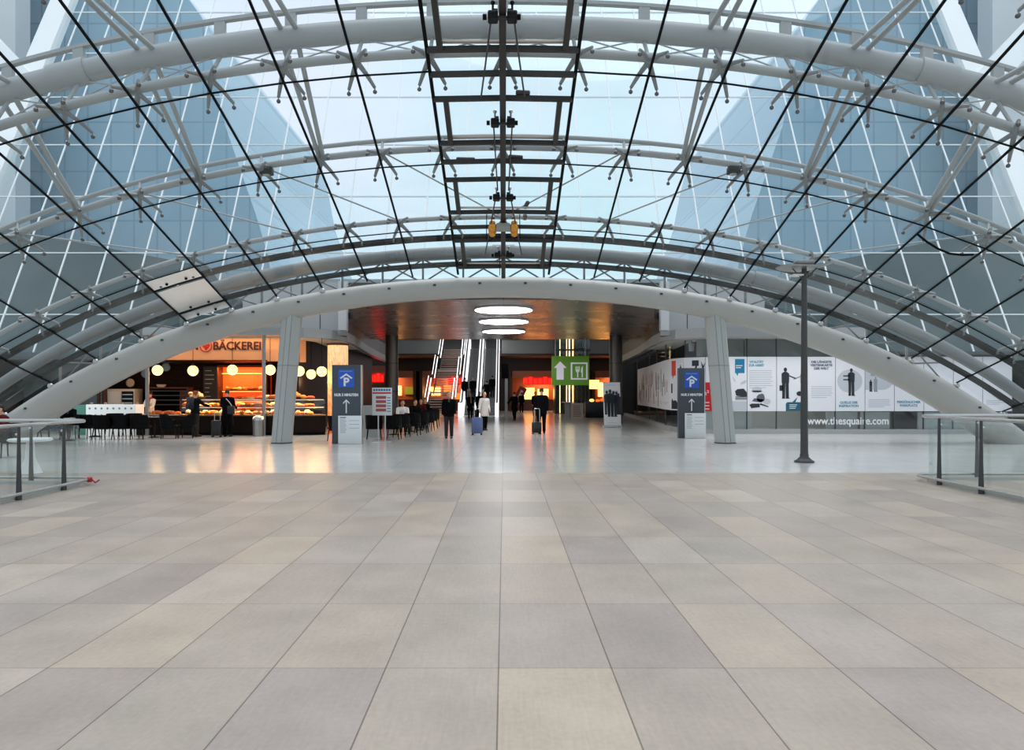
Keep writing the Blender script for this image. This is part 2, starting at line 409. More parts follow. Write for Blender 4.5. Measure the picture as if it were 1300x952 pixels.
for k in (3, 5, 7, 9, 11):
    for sg, side in ((-1, 'left'), (1, 'right')):
        x = sg*k*PX
        a = rp(x, 17.1, .4); b = Vector((x, 14.6, truss_z(x, 9.16, .86))); c = rp(x, 11.15, .45)
        if a.z < .8: continue
        t = thing('diagonal_strut', 'white twin diagonal struts under the big truss arch, %s pair %s of the roof crown' % ({3:'first',5:'second',7:'third',9:'fourth',11:'fifth'}[k], side), 'strut', a)
        for d in (-.16, .16):
            MB().tube([Vector((d*.3,0,0)), b - a + Vector((d,-.1,-.1))], .055, 8).build('lower_strut', white_t, t)
            MB().tube([b - a + Vector((d,-.1,.1)), c - a + Vector((d*.3,0,0))], .055, 8).build('upper_strut', white_t, t)
# cross bracing rods between second and lowest rows
for k in (-8,-6,-4,-2,2,4,6,8):
    a = rp(k*PX, 17.1, .42); b = rp((k + (2 if k < 0 else -2))*PX, 20.05, .34); 
    tag(MB().tube([a, b], .022, 6).build('bracing_rod', white_t), 'thin white bracing rod above the lower glass rows, %s one %s of the crown' % (['','first','second','third','fourth'][abs(k)//2], 'left' if k < 0 else 'right'), 'rod', 'roof bracing rods')
# lattice girder between outer arch and entrance arch
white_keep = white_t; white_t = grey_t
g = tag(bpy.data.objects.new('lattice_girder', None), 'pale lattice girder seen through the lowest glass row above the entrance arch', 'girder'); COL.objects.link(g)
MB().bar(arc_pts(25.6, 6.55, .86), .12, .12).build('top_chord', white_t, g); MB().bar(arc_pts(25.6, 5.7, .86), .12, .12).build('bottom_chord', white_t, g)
for k in range(-11, 11):
    x, x2 = k*PX, (k+1)*PX
    z, z2 = truss_z(x, 6.55, .86), truss_z(x2, 6.55, .86)
    if min(z, z2) < 1.4: continue
    MB().tube([(x,25.6,z),(x2,25.6,z2-.85)], .03, 6).build('diagonal', white_t, g); MB().tube([(x,25.6,z-.85),(x2,25.6,z2)], .03, 6).build('diagonal', white_t, g)
    MB().bar([(x,25.6,z),(x,25.6,z-.85)], .07, .07, (0,1,0)).build('upright', white_t, g)

white_t = white_keep
# ------------------------------------------------------------------ ENTRANCE ARCH AND SLANTED PILLARS
def arch_c(x):
    s = dsag(x); n = Vector((s, 0, 1)).normalized(); r = .335 + .00062*x*x
    return Vector((x, 22.95, 5.38 - sag(x))) - n*r, r
arch = tag(bpy.data.objects.new('entrance_arch', None), 'broad grey tubular arch spanning the hall entrance from floor to floor', 'arch'); COL.objects.link(arch)
pts, rads = [], []
x = -17.6
while x <= 17.61:
    c, r = arch_c(x); pts.append(c); rads.append(r); x += .4
archM = mat('arch_grey_paint', (172,170,164), .4)
MB().tube(pts, rads, 28, up=(0,1,0)).build('arch_tube', archM, arch)
for k in range(-11, 12):
    c, r = arch_c(k*PX + .7)
    d = Vector((dsag(k*PX+.7)*.4, -.86, .25)).normalized()
    MB().lathe([(.02,-.03),(.05,-.03),(.05,.02),(.03,.035)], c + d*r, 10).build('bolt_cap', steel_d, arch)
    if abs(k) > 3:
        n = Vector((dsag(k*PX), -.5, 1)).normalized(); MB().ball(arch_c(k*PX)[0] + n*(r+.03), .09, 10, 7).build('clamp_fitting', steel, arch)
colM = mat('pillar_grey', (176,178,174), .45)
for sg, side in ((-1, 'left, in front of the bakery'), (1, 'right, in front of the poster wall')):
    t = thing('slanted_pillar', 'pale grey inclined pillar under the arch, ' + side, 'pillar', (sg*7.18, 22.95, 0))
    b = MB(); sec = [(-.31,-.1),(-.27,-.16),(.05,-.27),(.1,-.26),(.29,-.04),(.31,.02),(.28,.22),(-.28,.22)]
    b.loft([[Vector((-sg*px_, py_, 0)) for px_, py_ in sec], [Vector((-sg*px_*.98 - sg*.36, py_, 4.42)) for px_, py_ in sec]], True, False)
    b.build('shaft', colM, t)
    b = MB(); b.loft([[Vector((-sg*px_*1.06 , py_*1.06, z)) for px_, py_ in sec] for z in (0, .03)], True, False); b.build('base_plate', steel_d, t)
    for gx, gy in ((.075,-.268),(-.11,-.216)):
        MB().bar([(-sg*gx, gy, .03), (-sg*gx*.98 - sg*.36, gy, 4.3)], .014, .012, (0,1,0)).build('groove', mat('groove_grey', (126,128,125), .6), t)
    b = MB(); z = 2.5; b.loft([[Vector((-sg*px_*1.004 - sg*.36*zz/4.42, py_*1.004, zz)) for px_, py_ in sec] for zz in (z, z+.012)], True, False); b.build('joint_line', steel_d, t)

for px, Y, lab in ((340, 17.15, 'left'), (931, 17.15, 'right')):
    x = XW(px, Y); p = rp(x, Y, .3); t = thing('floodlight', 'small black floodlight clamped to the second roof tube on the ' + lab, 'floodlight', p)
    b = MB(); b.rbox((-.16,-.1,-.1),(.14,.1,.08),.03); b.build('housing', blackm, t); MB().tube([(0,0,.05),(.02,0,.16)], .025, 6).build('clamp', blackm, t); MB().lathe([(.07,-.12),(.09,-.1)], (-.02,0,0), 12).build('lens', steel, t)
pts = [rp(XW(a, 17.4), 17.4, -.06 - d) for a, d in ((1165,0),(1178,.12),(1192,.2),(1208,.22),(1224,.12),(1236,0))]
tag(MB().tube(pts, .028, 7).build('black_hose', black), 'sagging black cable loop under the glass at the upper right', 'cable')
# ------------------------------------------------------------------ OUTSIDE: ATRIUM FACADE, WINGS
def fy(z): return 30.0 + .486*(z - 4.9)
fac = bpy.data.objects.new('window_1', None); COL.objects.link(fac); struct(fac)
FZ0, FZ1, FXW = 4.95, 4.95 + 2.88*9, 23.6
mb = MB(); mb.add([(-FXW, fy(FZ0), FZ0), (FXW, fy(FZ0), FZ0), (FXW, fy(FZ1), FZ1), (-FXW, fy(FZ1), FZ1)], [(0,1,2,3)])
mb.build('facade_glass', glass('facade_glass', (.90,.97,.985), .4, .02), fac)
fm = mat('facade_white', (236,238,238), .4)
for i in range(10):
    z = FZ0 + 2.88*i; MB().bar([(-FXW, fy(z)-.04, z), (FXW, fy(z)-.04, z)], .06, .05).build('transom', fm, fac)
for k in range(-13, 14):
    x = k*1.76; MB().bar([(x, fy(FZ0)-.04, FZ0), (x, fy(FZ1)-.04, FZ1)], .06, .05, (0,1,0)).build('mullion', fm, fac)
for sg in (-1, 1):
    za = 3.3; a, b_ = sorted((sg*14.3, sg*FXW))
    MB().add([(a, fy(za), za), (b_, fy(za), za), (b_, fy(FZ0), FZ0), (a, fy(FZ0), FZ0)], [(0,1,2,3)]).build('facade_glass', MATS['facade_glass'], fac)
    for k in range(9, 14): MB().bar([(sg*k*1.76, fy(za)-.04, za), (sg*k*1.76, fy(FZ0)-.04, FZ0)], .06, .05, (0,1,0)).build('mullion', fm, fac)
    MB().bar([(sg*(FXW+.5), fy(FZ0-1), FZ0-1), (sg*(FXW+.5), fy(FZ1), FZ1)], 1.1, .5, (0,1,0)).build('edge_frame', fm, fac)
    MB().bar([(sg*(FXW+.4), fy(17), 17), (sg*(FXW+9), fy(25), 25)], 1.3, .5, (0,1,0)).build('edge_brace', fm, fac)
for sg, side in ((-1, 'left'), (1, 'right')):
    b = MB(); b.prism([(sg*14.2,0),(sg*14.2,6.6),(sg*15.4,8.2),(sg*26,10.2),(sg*40,11),(sg*40,0)], 4, lambda u, v, w: Vector((u, 37 + w, v)))
    tag(b.build('dark_atrium_block', mat('dark_atrium_teal', (72,86,88), .35)), 'added dark teal block for the dim atrium low behind the facade on the ' + side, 'building')  # added block, darkens the view like the dim atrium interior
def wing_mat():
    m = bpy.data.materials.new('blue_glass_wing'); m.use_nodes = True; nt = m.node_tree; N = nt.nodes; L = nt.links; b = N['Principled BSDF']
    tc = N.new('ShaderNodeTexCoord'); mp = N.new('ShaderNodeMapping'); mp.inputs['Rotation'].default_value = (PI/2, 0, 0)
    br = N.new('ShaderNodeTexBrick'); br.offset = 0; br.inputs['Scale'].default_value = 1; br.inputs['Brick Width'].default_value = 1.5; br.inputs['Row Height'].default_value = 3.2; br.inputs['Mortar Size'].default_value = .06
    br.inputs['Color1'].default_value = (*lin((146,176,194)), 1); br.inputs['Color2'].default_value = (*lin((156,184,200)), 1); br.inputs['Mortar'].default_value = (*lin((132,160,178)), 1)
    L.new(tc.outputs['Object'], mp.inputs[0]); L.new(mp.outputs[0], br.inputs['Vector']); L.new(br.outputs[0], b.inputs['Base Color'])
    b.inputs['Roughness'].default_value = .25; b.inputs['Specular IOR Level'].default_value = .6
    return m
wingM = wing_mat()
prof = [(14.3,0),(14.8,7),(15.3,10.5),(16.1,13.2),(18.1,19),(18.8,22.7),(19.6,26),(20.9,27.8),(22.2,29.3),(25,33),(33,40),(60,42),(60,0)]
for sg, side in ((-1, 'left'), (1, 'right')):
    b = MB(); b.prism([(x*sg, z) for x, z in prof], 30, lambda u, v, w: Vector((u, 46 + w, v)))
    tag(b.build('office_wing', wingM), 'bulging blue glass office wing seen through the roof on the ' + side, 'building')
    b = MB(); b.box((sg*28.6 if sg > 0 else -60, 41.5, 10), (60 if sg > 0 else -28.6, 42.8, 45))
    b = b.build('side_block', mat('pale_cladding', (205,208,210), .6)); tag(b, 'pale clad building block beyond the white facade edge on the ' + side, 'building')

# ------------------------------------------------------------------ HALL SHELL
def ceil_mat():
    m = bpy.data.materials.new('metal_ceiling_panels'); m.use_nodes = True; nt = m.node_tree; N = nt.nodes; L = nt.links; b = N['Principled BSDF']
    tc = N.new('ShaderNodeTexCoord'); br = N.new('ShaderNodeTexBrick'); br.offset = 0; br.inputs['Scale'].default_value = 1; br.inputs['Brick Width'].default_value = 1.4; br.inputs['Row Height'].default_value = .7; br.inputs['Mortar Size'].default_value = .012
    br.inputs['Color1'].default_value = (*lin((120,112,108)), 1); br.inputs['Color2'].default_value = (*lin((132,124,120)), 1); br.inputs['Mortar'].default_value = (*lin((70,66,64)), 1)
    n = N.new('ShaderNodeTexNoise'); n.inputs['Scale'].default_value = .7
    r = N.new('ShaderNodeMapRange'); r.inputs['To Min'].default_value = .18; r.inputs['To Max'].default_value = .4
    L.new(tc.outputs['Object'], br.inputs['Vector']); L.new(br.outputs[0], b.inputs['Base Color']); L.new(tc.outputs['Object'], n.inputs['Vector']); L.new(n.outputs['Fac'], r.inputs['Value']); L.new(r.outputs[0], b.inputs['Roughness'])
    b.inputs['Metallic'].default_value = .75; return m
CZ = 4.7
struct(MB().prism([(-4.95,23.4),(4.95,23.4),(6.2,29.3),(7.6,31),(8.2,40.6),(-8.2,40.6),(-7.6,31),(-6.2,29.3)], .3, lambda u, v, w: Vector((u, v, CZ + w))).build('ceiling', ceil_mat()))
# plan of the shop fronts either side (mirrored)
PLAN = [(14.2,27.8),(12,27.8),(9.2,27.8),(7.9,28.05),(7.0,28.9),(6.65,30.2),(6.75,32),(7.1,35.5),(7.45,39),(7.9,45),(8.3,52)]
def off_plan(d):
    out = []
    for i, (x, y) in enumerate(PLAN):
        a = Vector(PLAN[max(i-1,0)]); b = Vector(PLAN[min(i+1,len(PLAN)-1)]); t = (b-a).normalized(); n = Vector((-t.y, t.x))
        # inward = towards the shop (larger x / larger y)
        if n.dot(Vector((1,1))) < 0: n = -n
        out.append((x + n.x*d, y + n.y*d))
    return out
def band(pl, z0, z1, th, sg, mb=None):
    mb = mb or MB(); rings = []
    for i, (x, y) in enumerate(pl):
        a = Vector(pl[max(i-1,0)]); b = Vector(pl[min(i+1,len(pl)-1)]); t = (b-a).normalized(); n = Vector((-t.y, t.x))
        if n.dot(Vector((1,1))) < 0: n = -n
        q = (x + n.x*th, y + n.y*th)
        rings.append([Vector((sg*x,y,z0)), Vector((sg*x,y,z1)), Vector((sg*q[0],q[1],z1)), Vector((sg*q[0],q[1],z0))])
    return mb.loft(rings, True, False)
fasM = mat('fascia_metal', (164,165,164), .35, .25)
wallM = mat('upper_wall_grey', (176,178,178), .5)
darkw = mat('dark_hall_wall', (58,50,47), .35, .3)
for sg, side in ((-1,'left'),(1,'right')):
    struct(band(PLAN, 3.82, 4.2, .3, sg).build('trim_1' if sg < 0 else 'trim_2', fasM))
    struct(MB().box((min(sg*6.5,sg*10.8), 29.35, 4.0), (max(sg*6.5,sg*10.8), 29.55, 6.2)).build('wall_front_' + side, wallM))
    for x in (7.6, 8.8, 10.0): MB().box((sg*x-.012, 29.335, 4.2), (sg*x+.012, 29.35, 6.2)).build('panel_joint', steel_d, bpy.data.objects['wall_front_' + side])
    struct(band([(6.5,29.4)] + off_plan(.06)[5:], 4.0, 5.0, .2, sg).build('wall_side_' + side, darkw))
    struct(band(off_plan(.2)[:8], 3.8, 3.9, 1.2, sg).build('trim_3' if sg < 0 else 'trim_4', mat('soffit_white', (200,196,190), .6)))
    p = tag(MB().box((sg*6.6-.17, 29.0, 4.2), (sg*6.6+.17, 29.33, 6.2)).build('pilaster', mat('pilaster_white', (205,207,207), .4)), 'pale flat pilaster above the shop fascia at the %s corner of the hall' % side, 'pilaster')
    struct(MB().box((sg*21.2-.3, 27.6, 0), (sg*21.2+.3, 33, 2.95)).build('wall_outer_' + side, mat('podium_dark', (70,74,74), .6)))
    struct(MB().box((min(sg*8.2,sg*14), 51.9, 0), (max(sg*8.2,sg*14), 52.2, 5)).build('wall_return_' + side, darkw))
    struct(MB().box((sg*13.8-.1, 52, 0), (sg*13.8+.1, 75.7, 7.9)).build('wall_rear_' + side, darkw))
    struct(MB().box((min(sg*8.6,sg*14.2), 28.6, 3.9), (max(sg*8.6,sg*14.2), 46, 4.05)).build('ceiling_shop_' + side, darkw))
    zt = 2.95 if sg < 0 else 3.14
    struct(MB().box((min(sg*14.0,sg*20.9), 27.9, zt), (max(sg*14.0,sg*20.9), 33, zt+.12)).build('ceiling_annex_' + side, MATS['podium_dark']))
    struct(MB().box((sg*14.1-.1, 28.2, zt), (sg*14.1+.1, 46, 4.05)).build('wall_step_' + side, MATS['podium_dark']))
# rear of the hall
struct(MB().box((-14,66,0), (14,66.3,4.9)).build('wall_back', mat('rear_brown', (62,50,45), .5)))
struct(MB().box((-14,61.4,4.85), (14,76,5.35)).build('ceiling_gallery', mat('gallery_soffit', (96,80,74), .4, .3)))
struct(MB().box((-14,61.2,5.05), (-5.5,61.4,6.2)).build('trim_5', fasM)); struct(MB().box((-.2,61.2,5.05), (14,61.4,6.2)).build('trim_6', fasM))
struct(MB().box((-14,40.3,7.9), (14,76,8.1)).build('sky_block_rear', mat('sky_block_grey', (170,170,170), .6)))  # unseen cover, added to keep sky light off the rear hall
struct(MB().box((-14,75.7,5.35), (14,76,7.9)).build('wall_gallery', mat('gallery_wall', (190,192,194), .6)))
struct(MB().box((-14,65.6,3.55), (14,66,4.85)).build('trim_7', mat('bulkhead_dark', (40,34,32), .4, .3)))

# round dark columns
for sg, side in ((-1, 'left, near the queue of seats'), (1, 'right, beside the rollup banner')):
    t = thing('round_column', 'dark round metal clad column in the hall on the ' + side, 'column', (sg*6.0, 38, 0))
    MB().lathe([(.34,0),(.34,4.7)], (0,0,0), 28).build('shaft', mat('column_dark', (92,86,80), .35, .4), t)
    for z in (1.7, 3.2): MB().lathe([(.343,z),(.343,z+.02)], (0,0,0), 28).build('joint_ring', black, t)
# ceiling discs
em = mat('lamp_disc_glow', (255,255,255), .5, emit=7.)
for Y, nm in ((25.9, 'nearest'), (30.1, 'middle'), (34.9, 'farthest')):
    t = thing('disc_lamp', 'round glowing white ceiling lamp over the hall, %s of three in a row' % nm, 'ceiling lamp', (0, Y, CZ-.003), 0, 'disc lamps')
    MB().lathe([(1.04,-.07),(1.04,-.05)], (0,0,0), 40).build('diffuser', em, t)
    MB().lathe([(1.0,-.05),(1.08,-.06),(1.08,0),(1.0,0)], (0,0,0), 40).build('rim', white, t)
dl = mat('downlight_glow', (255,250,240), .5, emit=12.)
i = 0
for Y, xs in ((23.95, (-4.12,-1.58,1.55,3.44)), (29.8, (-4.55,-1.74,1.74,4.52)), (35.5, (-4.95,-1.87,1.9,4.9))):
    for x in xs:
        t = thing('downlight', 'small round recessed ceiling downlight, %s row, %s' % ({23.95:'nearest',29.8:'middle',35.5:'farthest'}[Y], ['outer left','inner left','inner right','outer right'][xs.index(x)]), 'downlight', (x, Y, CZ), 0, 'ceiling downlights')
        MB().lathe([(.06,-.012),(.06,-.006)], (0,0,0), 14).build('lens', dl, t); MB().lathe([(.06,-.014),(.09,-.01),(.09,0),(.06,0)], (0,0,0), 14).build('ring', steel, t)

# ------------------------------------------------------------------ RIGHT: POSTER WALL
storeG = glass('store_glass', (.86,.9,.9), .5, .02)
sp_ = [(20.6, 28.35)] + off_plan(.55)
gw = bpy.data.objects.new('window_2', None); COL.objects.link(gw); struct(gw)
rings = [[Vector((x,y,.18)), Vector((x,y,3.84 if x < 14.15 else 3.13))] for x, y in [(20.6,28.35),(14.3,28.35)] + sp_[1:]]
mb = MB()
for a, b in zip(rings[:-1], rings[1:]): mb.add([a[0], b[0], b[1], a[1]], [(0,1,2,3)])
mb.build('shop_glass', storeG, gw)
struct(band([(20.6,28.25)] + off_plan(.45)[1:], 0, .18, .2, 1).build('trim_8', mat('plinth_grey', (168,170,168), .4)))
FY = 28.35                                   # plane of the front glass
pe = [8.54 + 1.175*i for i in range(11)]
for x in pe:
    MB().box((x-.02, FY-.05, .18), (x+.02, FY-.01, 3.84 if x < 14 else 3.1)).build('glass_joint', steel_d, gw)
for i in (5, 7, 8, 9, 10):
    x, y = sp_[i]; MB().tube([(x,y,.18),(x,y,3.84)], .025, 6).build('glass_joint', steel_d, gw)
# interior seen above and below the posters
struct(MB().box((8.6,33,0), (20.5,33.2,3.1)).build('wall_shop', mat('shop_grey', (170,172,170), .6)))
lp = mat('panel_light', (182,184,182), .5)
for a, b, lab in ((7.9,10.0,'beside the slanted pillar'), (13.0,14.25,'under the web address'), (14.4,15.55,'right of the web address middle'), (16.7,20.3,'at the far end of the poster wall')):
    tag(MB().box((a, FY+.2, .18), (b, FY+.28, .86)).build('base_panel', lp), 'pale grey low panel behind the shop glass ' + lab, 'panel', 'low panels in the shop window')
for a, b, lab in ((7.8,9.7,'nearest the glass corner'),(9.74,12.02,'second from the glass corner'),(12.06,14.0,'farthest from the glass corner')):
    tag(MB().box((a, FY+.3, 3.1),(b, FY+.36, 3.82)).build('interior_tone_panel', mat('interior_tone_grey', (128,130,127),.5)), 'added grey panel for interior tone behind the upper shop glass, ' + lab, 'blind')  # added backing, its flat grey stands for the shop interior tone
t = thing('wall_spotlight', 'small pale lamp hanging behind the upper glass of the poster wall', 'lamp', (XW(876,29.5), 29.3, 3.35)); MB().lathe([(.1,0),(.12,.3),(.03,.36),(.02,.5)],(0,0,0),14).build('shade', lp, t)
# url lettering
b = MB(); put_text(b, 'www.thesquaire.com', .42, front((XW(1025,FY)+XW(1128,FY))/2, FY-.02, .5), .006, 3.25)
tag(b.build('window_lettering', mat('letter_white', (245,245,245), .5)), 'white web address lettering on the shop glass below the posters', 'lettering')

paper = mat('poster_white', (232,232,236), .5); ink = mat('ink_dark', (38,42,50), .6); inkg = mat('ink_grey', (150,154,160), .6); inkp = mat('ink_pale', (196,200,206), .6)
inkt = mat('ink_teal', (96,160,178), .6); teal = mat('teal_box', (18,92,108), .5); blueb = mat('blue_box', (18,122,160), .5); redb = mat('red_box', (196,24,34), .5); orr = mat('orange_red_box', (226,66,44), .5); grn = mat('green_spot', (60,160,130), .5)
def shape(mb, poly, fn, d=.006): return mb.prism(poly, d, fn)
def disc(cx, cy, r, n=20, ry=None): return [(cx + r*math.cos(2*PI*k/n), cy + (ry or r)*math.sin(2*PI*k/n)) for k in range(n)]
def rect(a, b, c, d): return [(a,b),(c,b),(c,d),(a,d)]
def man(mb, cx, z0, h, fn, bag=0, arm=0):    # printed standing figure: separate flat pieces
    w = h*.12
    shape(mb, disc(cx, z0+h*.93, h*.055, 12, h*.07), fn)
    shape(mb, [(cx-w,z0+h*.5),(cx+w,z0+h*.5),(cx+w*1.05,z0+h*.8),(cx+w*.4,z0+h*.86),(cx-w*.4,z0+h*.86),(cx-w*1.05,z0+h*.8)], fn)
    shape(mb, [(cx-w*.85,z0),(cx-w*.1,z0),(cx+w*.0,z0+h*.5),(cx-w*.9,z0+h*.5)], fn); shape(mb, [(cx+w*.1,z0),(cx+w*.95,z0),(cx+w*.9,z0+h*.5),(cx+w*.05,z0+h*.5)], fn)
    shape(mb, [(cx-w*.9,z0-.02),(cx-w*.1,z0-.02),(cx-w*.1,z0+.02),(cx-w*.9,z0+.02)], fn); shape(mb, [(cx+w*.1,z0-.02),(cx+w*1.25,z0-.02),(cx+w,z0+.02),(cx+w*.1,z0+.02)], fn)
    if arm: shape(mb, [(cx+arm*w*.8,z0+h*.76),(cx+arm*w*1.2,z0+h*.7),(cx+arm*w*2.9,z0+h*.62),(cx+arm*w*2.9,z0+h*.66)], fn)
    if bag: shape(mb, rect(cx+bag*w*1.1-w*.5, z0+h*.24, cx+bag*w*1.1+w*.5, z0+h*.42), fn)
POSTZ0, POSTZ1 = .9, 3.07
def poster(i, label):
    a, b = pe[i], pe[i+1]; cx = (a+b)/2
    t = thing('poster', label, 'poster', (cx, FY-.07, POSTZ0), 0, 'poster panels on the shop glass')
    MB().box((-(b-a)/2+.012, 0, 0), ((b-a)/2-.012, .02, POSTZ1-POSTZ0)).build('sheet', paper, t)
    return t, (lambda u, v, w: Vector((u, -w - .001, v - POSTZ0)))
def lines(t, fn, u0, u1, z0, n, dz=.085, last=.7, m=inkp):
    for k in range(n):
        mb = MB(); shape(mb, rect(u0, z0-k*dz, u0+(u1-u0)*(last if k == n-1 else .94+.06*math.sin(k*3.)), z0-k*dz+.032), fn, .004); mb.build('text_line', m, t)
def head(t, fn, rows, u, z, size, m, fit=None):
    for k, r in enumerate(rows):
        mb = MB(); put_text(mb, r, size, lambda x, y, w, k=k: fn(u + x, z - k*size*1.05 + y, w), .004, None if not fit else fit*len(r)/max(len(q) for q in rows)); mb.build('headline', m, t)
# panel 0: blue bubble, papers
t, fn = poster(0, 'white poster with blue speech bubble and stacked papers beside the right slanted pillar')
mb = MB(); shape(mb, rect(.1,2.42,.48,2.98), fn); shape(mb, [(.14,2.42),(.24,2.42),(.2,2.3)], fn); mb.build('speech_bubble', blueb, t)
mb = MB(); 
for k in range(2): shape(mb, rect(.14,2.7-.08*k,.4-.06*k,2.73-.08*k), fn, .012)
mb.build('bubble_text', white, t)
mb = MB(); shape(mb, [(.15,1.52),(.5,1.46),(.57,1.5),(.57,1.65),(.45,1.8),(.2,1.78),(.1,1.7)], fn)
for k in range(3): shape(mb, rect(.12,1.36+.05*k,.57,1.385+.05*k), fn)
mb.build('picture', ink, t)
for pg in ([(.3,1.95),(.5,2.0),(.57,2.1),(.5,2.14),(.36,2.06)], [(.0,2.3),(.08,2.2),(.14,2.05),(.06,2.1)], rect(-.1,.92,.57,1.3)): MB().prism(pg, .004, fn).build('picture', inkp, t)
# panel 1: vitality text
t, fn = poster(1, 'white poster with teal two line headline, text block and grey cups picture')
head(t, fn, ['VITALITÄT', 'ZUR ARBEIT'], -.22, 2.86, .13, inkt, .62); lines(t, fn, -.5, .45, 2.5, 9, .085)
mb = MB(); shape(mb, disc(-.2,1.75,.2,14,.13), fn); shape(mb, rect(-.4,1.66,0,1.72), fn); shape(mb, disc(.2,1.28,.15,12,.12), fn); mb.build('picture', inkp, t)
mb = MB(); shape(mb, disc(-.05,1.42,.17,9,.17), fn); shape(mb, disc(.0,1.5,.1,7), fn, .01); shape(mb, [(-.4,1.3),(-.05,1.25),(.12,1.36),(-.3,1.42)], fn); mb.build('picture', mat('ink_mid', (92,100,112), .6), t)
mb = MB(); shape(mb, [(-.5,1.15),(-.42,1.2),(-.1,1.2),(-.08,1.06),(-.42,1.02)], fn); shape(mb, [(-.1,1.16),(.25,1.06),(.27,1.09),(-.06,1.22)], fn); mb.build('picture', ink, t)
# panel 2: handshake
t, fn = poster(2, 'white poster with two shaking hands figures, briefcase and teal speech bubble')
mb = MB(); man(mb, -.24, 1.42, 1.22, fn, -1, 1); mb.build('picture', ink, t)
mb = MB(); man(mb, .5, 1.42, 1.18, fn, 0, -1); mb.build('picture', inkg, t)
mb = MB(); shape(mb, disc(.34,1.6,.14,10,.1), fn); mb.build('picture', ink, t)
mb = MB(); shape(mb, [(-.22,.9),(.44,.9),(.44,1.2),(.38,1.26),(.16,1.26),(.24,1.46),(.04,1.26),(-.16,1.26),(-.22,1.2)], fn); mb.build('speech_bubble', teal, t)
mb = MB()
for k in range(3): shape(mb, rect(-.08,1.14-.07*k,.22-.03*k,1.165-.07*k), fn, .012)
mb.build('bubble_text', white, t)
# panel 3
t, fn = poster(3, 'white poster with a three line dark headline and text block, behind the lamp post')
head(t, fn, ['DIE LÄNGSTE', 'VISITENKARTE', 'DER WELT'], .02, 2.86, .125, mat('ink_slate', (84,98,116), .6), .88); lines(t, fn, -.38, .5, 1.86, 6)
# panel 4
t, fn = poster(4, 'white poster with a dark suited figure in front of a grey circle')
mb = MB(); shape(mb, disc(-.02,2.1,.5,28,.46), fn, .003); mb.build('picture', inkp, t)
mb = MB(); man(mb, .04, 1.53, 1.08, fn); shape(mb, rect(-.28,2.28,.0,2.33), fn); shape(mb, rect(-.28,2.13,.0,2.18), fn); mb.build('picture', ink, t)
head(t, fn, ['QUELLE DER', 'INSPIRATION'], -.06, 1.24, .13, inkt, .78)
# panel 5
t, fn = poster(5, 'white poster with two small figures on a grey half circle and a green spot')
mb = MB(); shape(mb, [(-.57,1.75),(.1,1.75)] + [(.1 + .48*math.cos(a), 2.2 + .45*math.sin(a)) for a in (-1.3,-.9,-.45,0,.45,.9,1.35)] + [(-.57,2.64)], fn, .003); mb.build('picture', inkp, t)
mb = MB(); man(mb, -.36, 1.7, .46, fn); mb.build('picture', ink, t)
mb = MB(); man(mb, -.17, 1.7, .58, fn); shape(mb, rect(-.36,2.3,-.2,2.4), fn); mb.build('picture', inkg, t)
mb = MB(); shape(mb, disc(.06,2.53,.17,16,.1), fn, .01); mb.build('green_spot', grn, t)
lines(t, fn, -.45, .45, 1.34, 5, .07)
# panel 6-9
t, fn = poster(6, 'white poster with a dark car picture above a teal two line headline')
mb = MB(); shape(mb, [(-.28,1.98),(-.1,2.0),(.0,2.08),(.15,2.06),(.2,1.94),(.1,1.86),(-.2,1.88)], fn); shape(mb, [(.2,1.9),(.57,1.66),(.57,1.6),(.3,1.66)], fn); mb.build('picture', ink, t)
head(t, fn, ['PERSÖNLICHER', 'PARKPLATZ'], -.02, 1.26, .13, inkt, .94)
for i, lab in ((7, 'blank white poster sheet right of the car poster, partly behind the arch'), (8, 'blank white poster sheet second from the far right end'), (9, 'blank white poster sheet at the far right end')):
    t, fn = poster(i, lab); lines(t, fn, -.45, .3, 1.3, 3, .07)
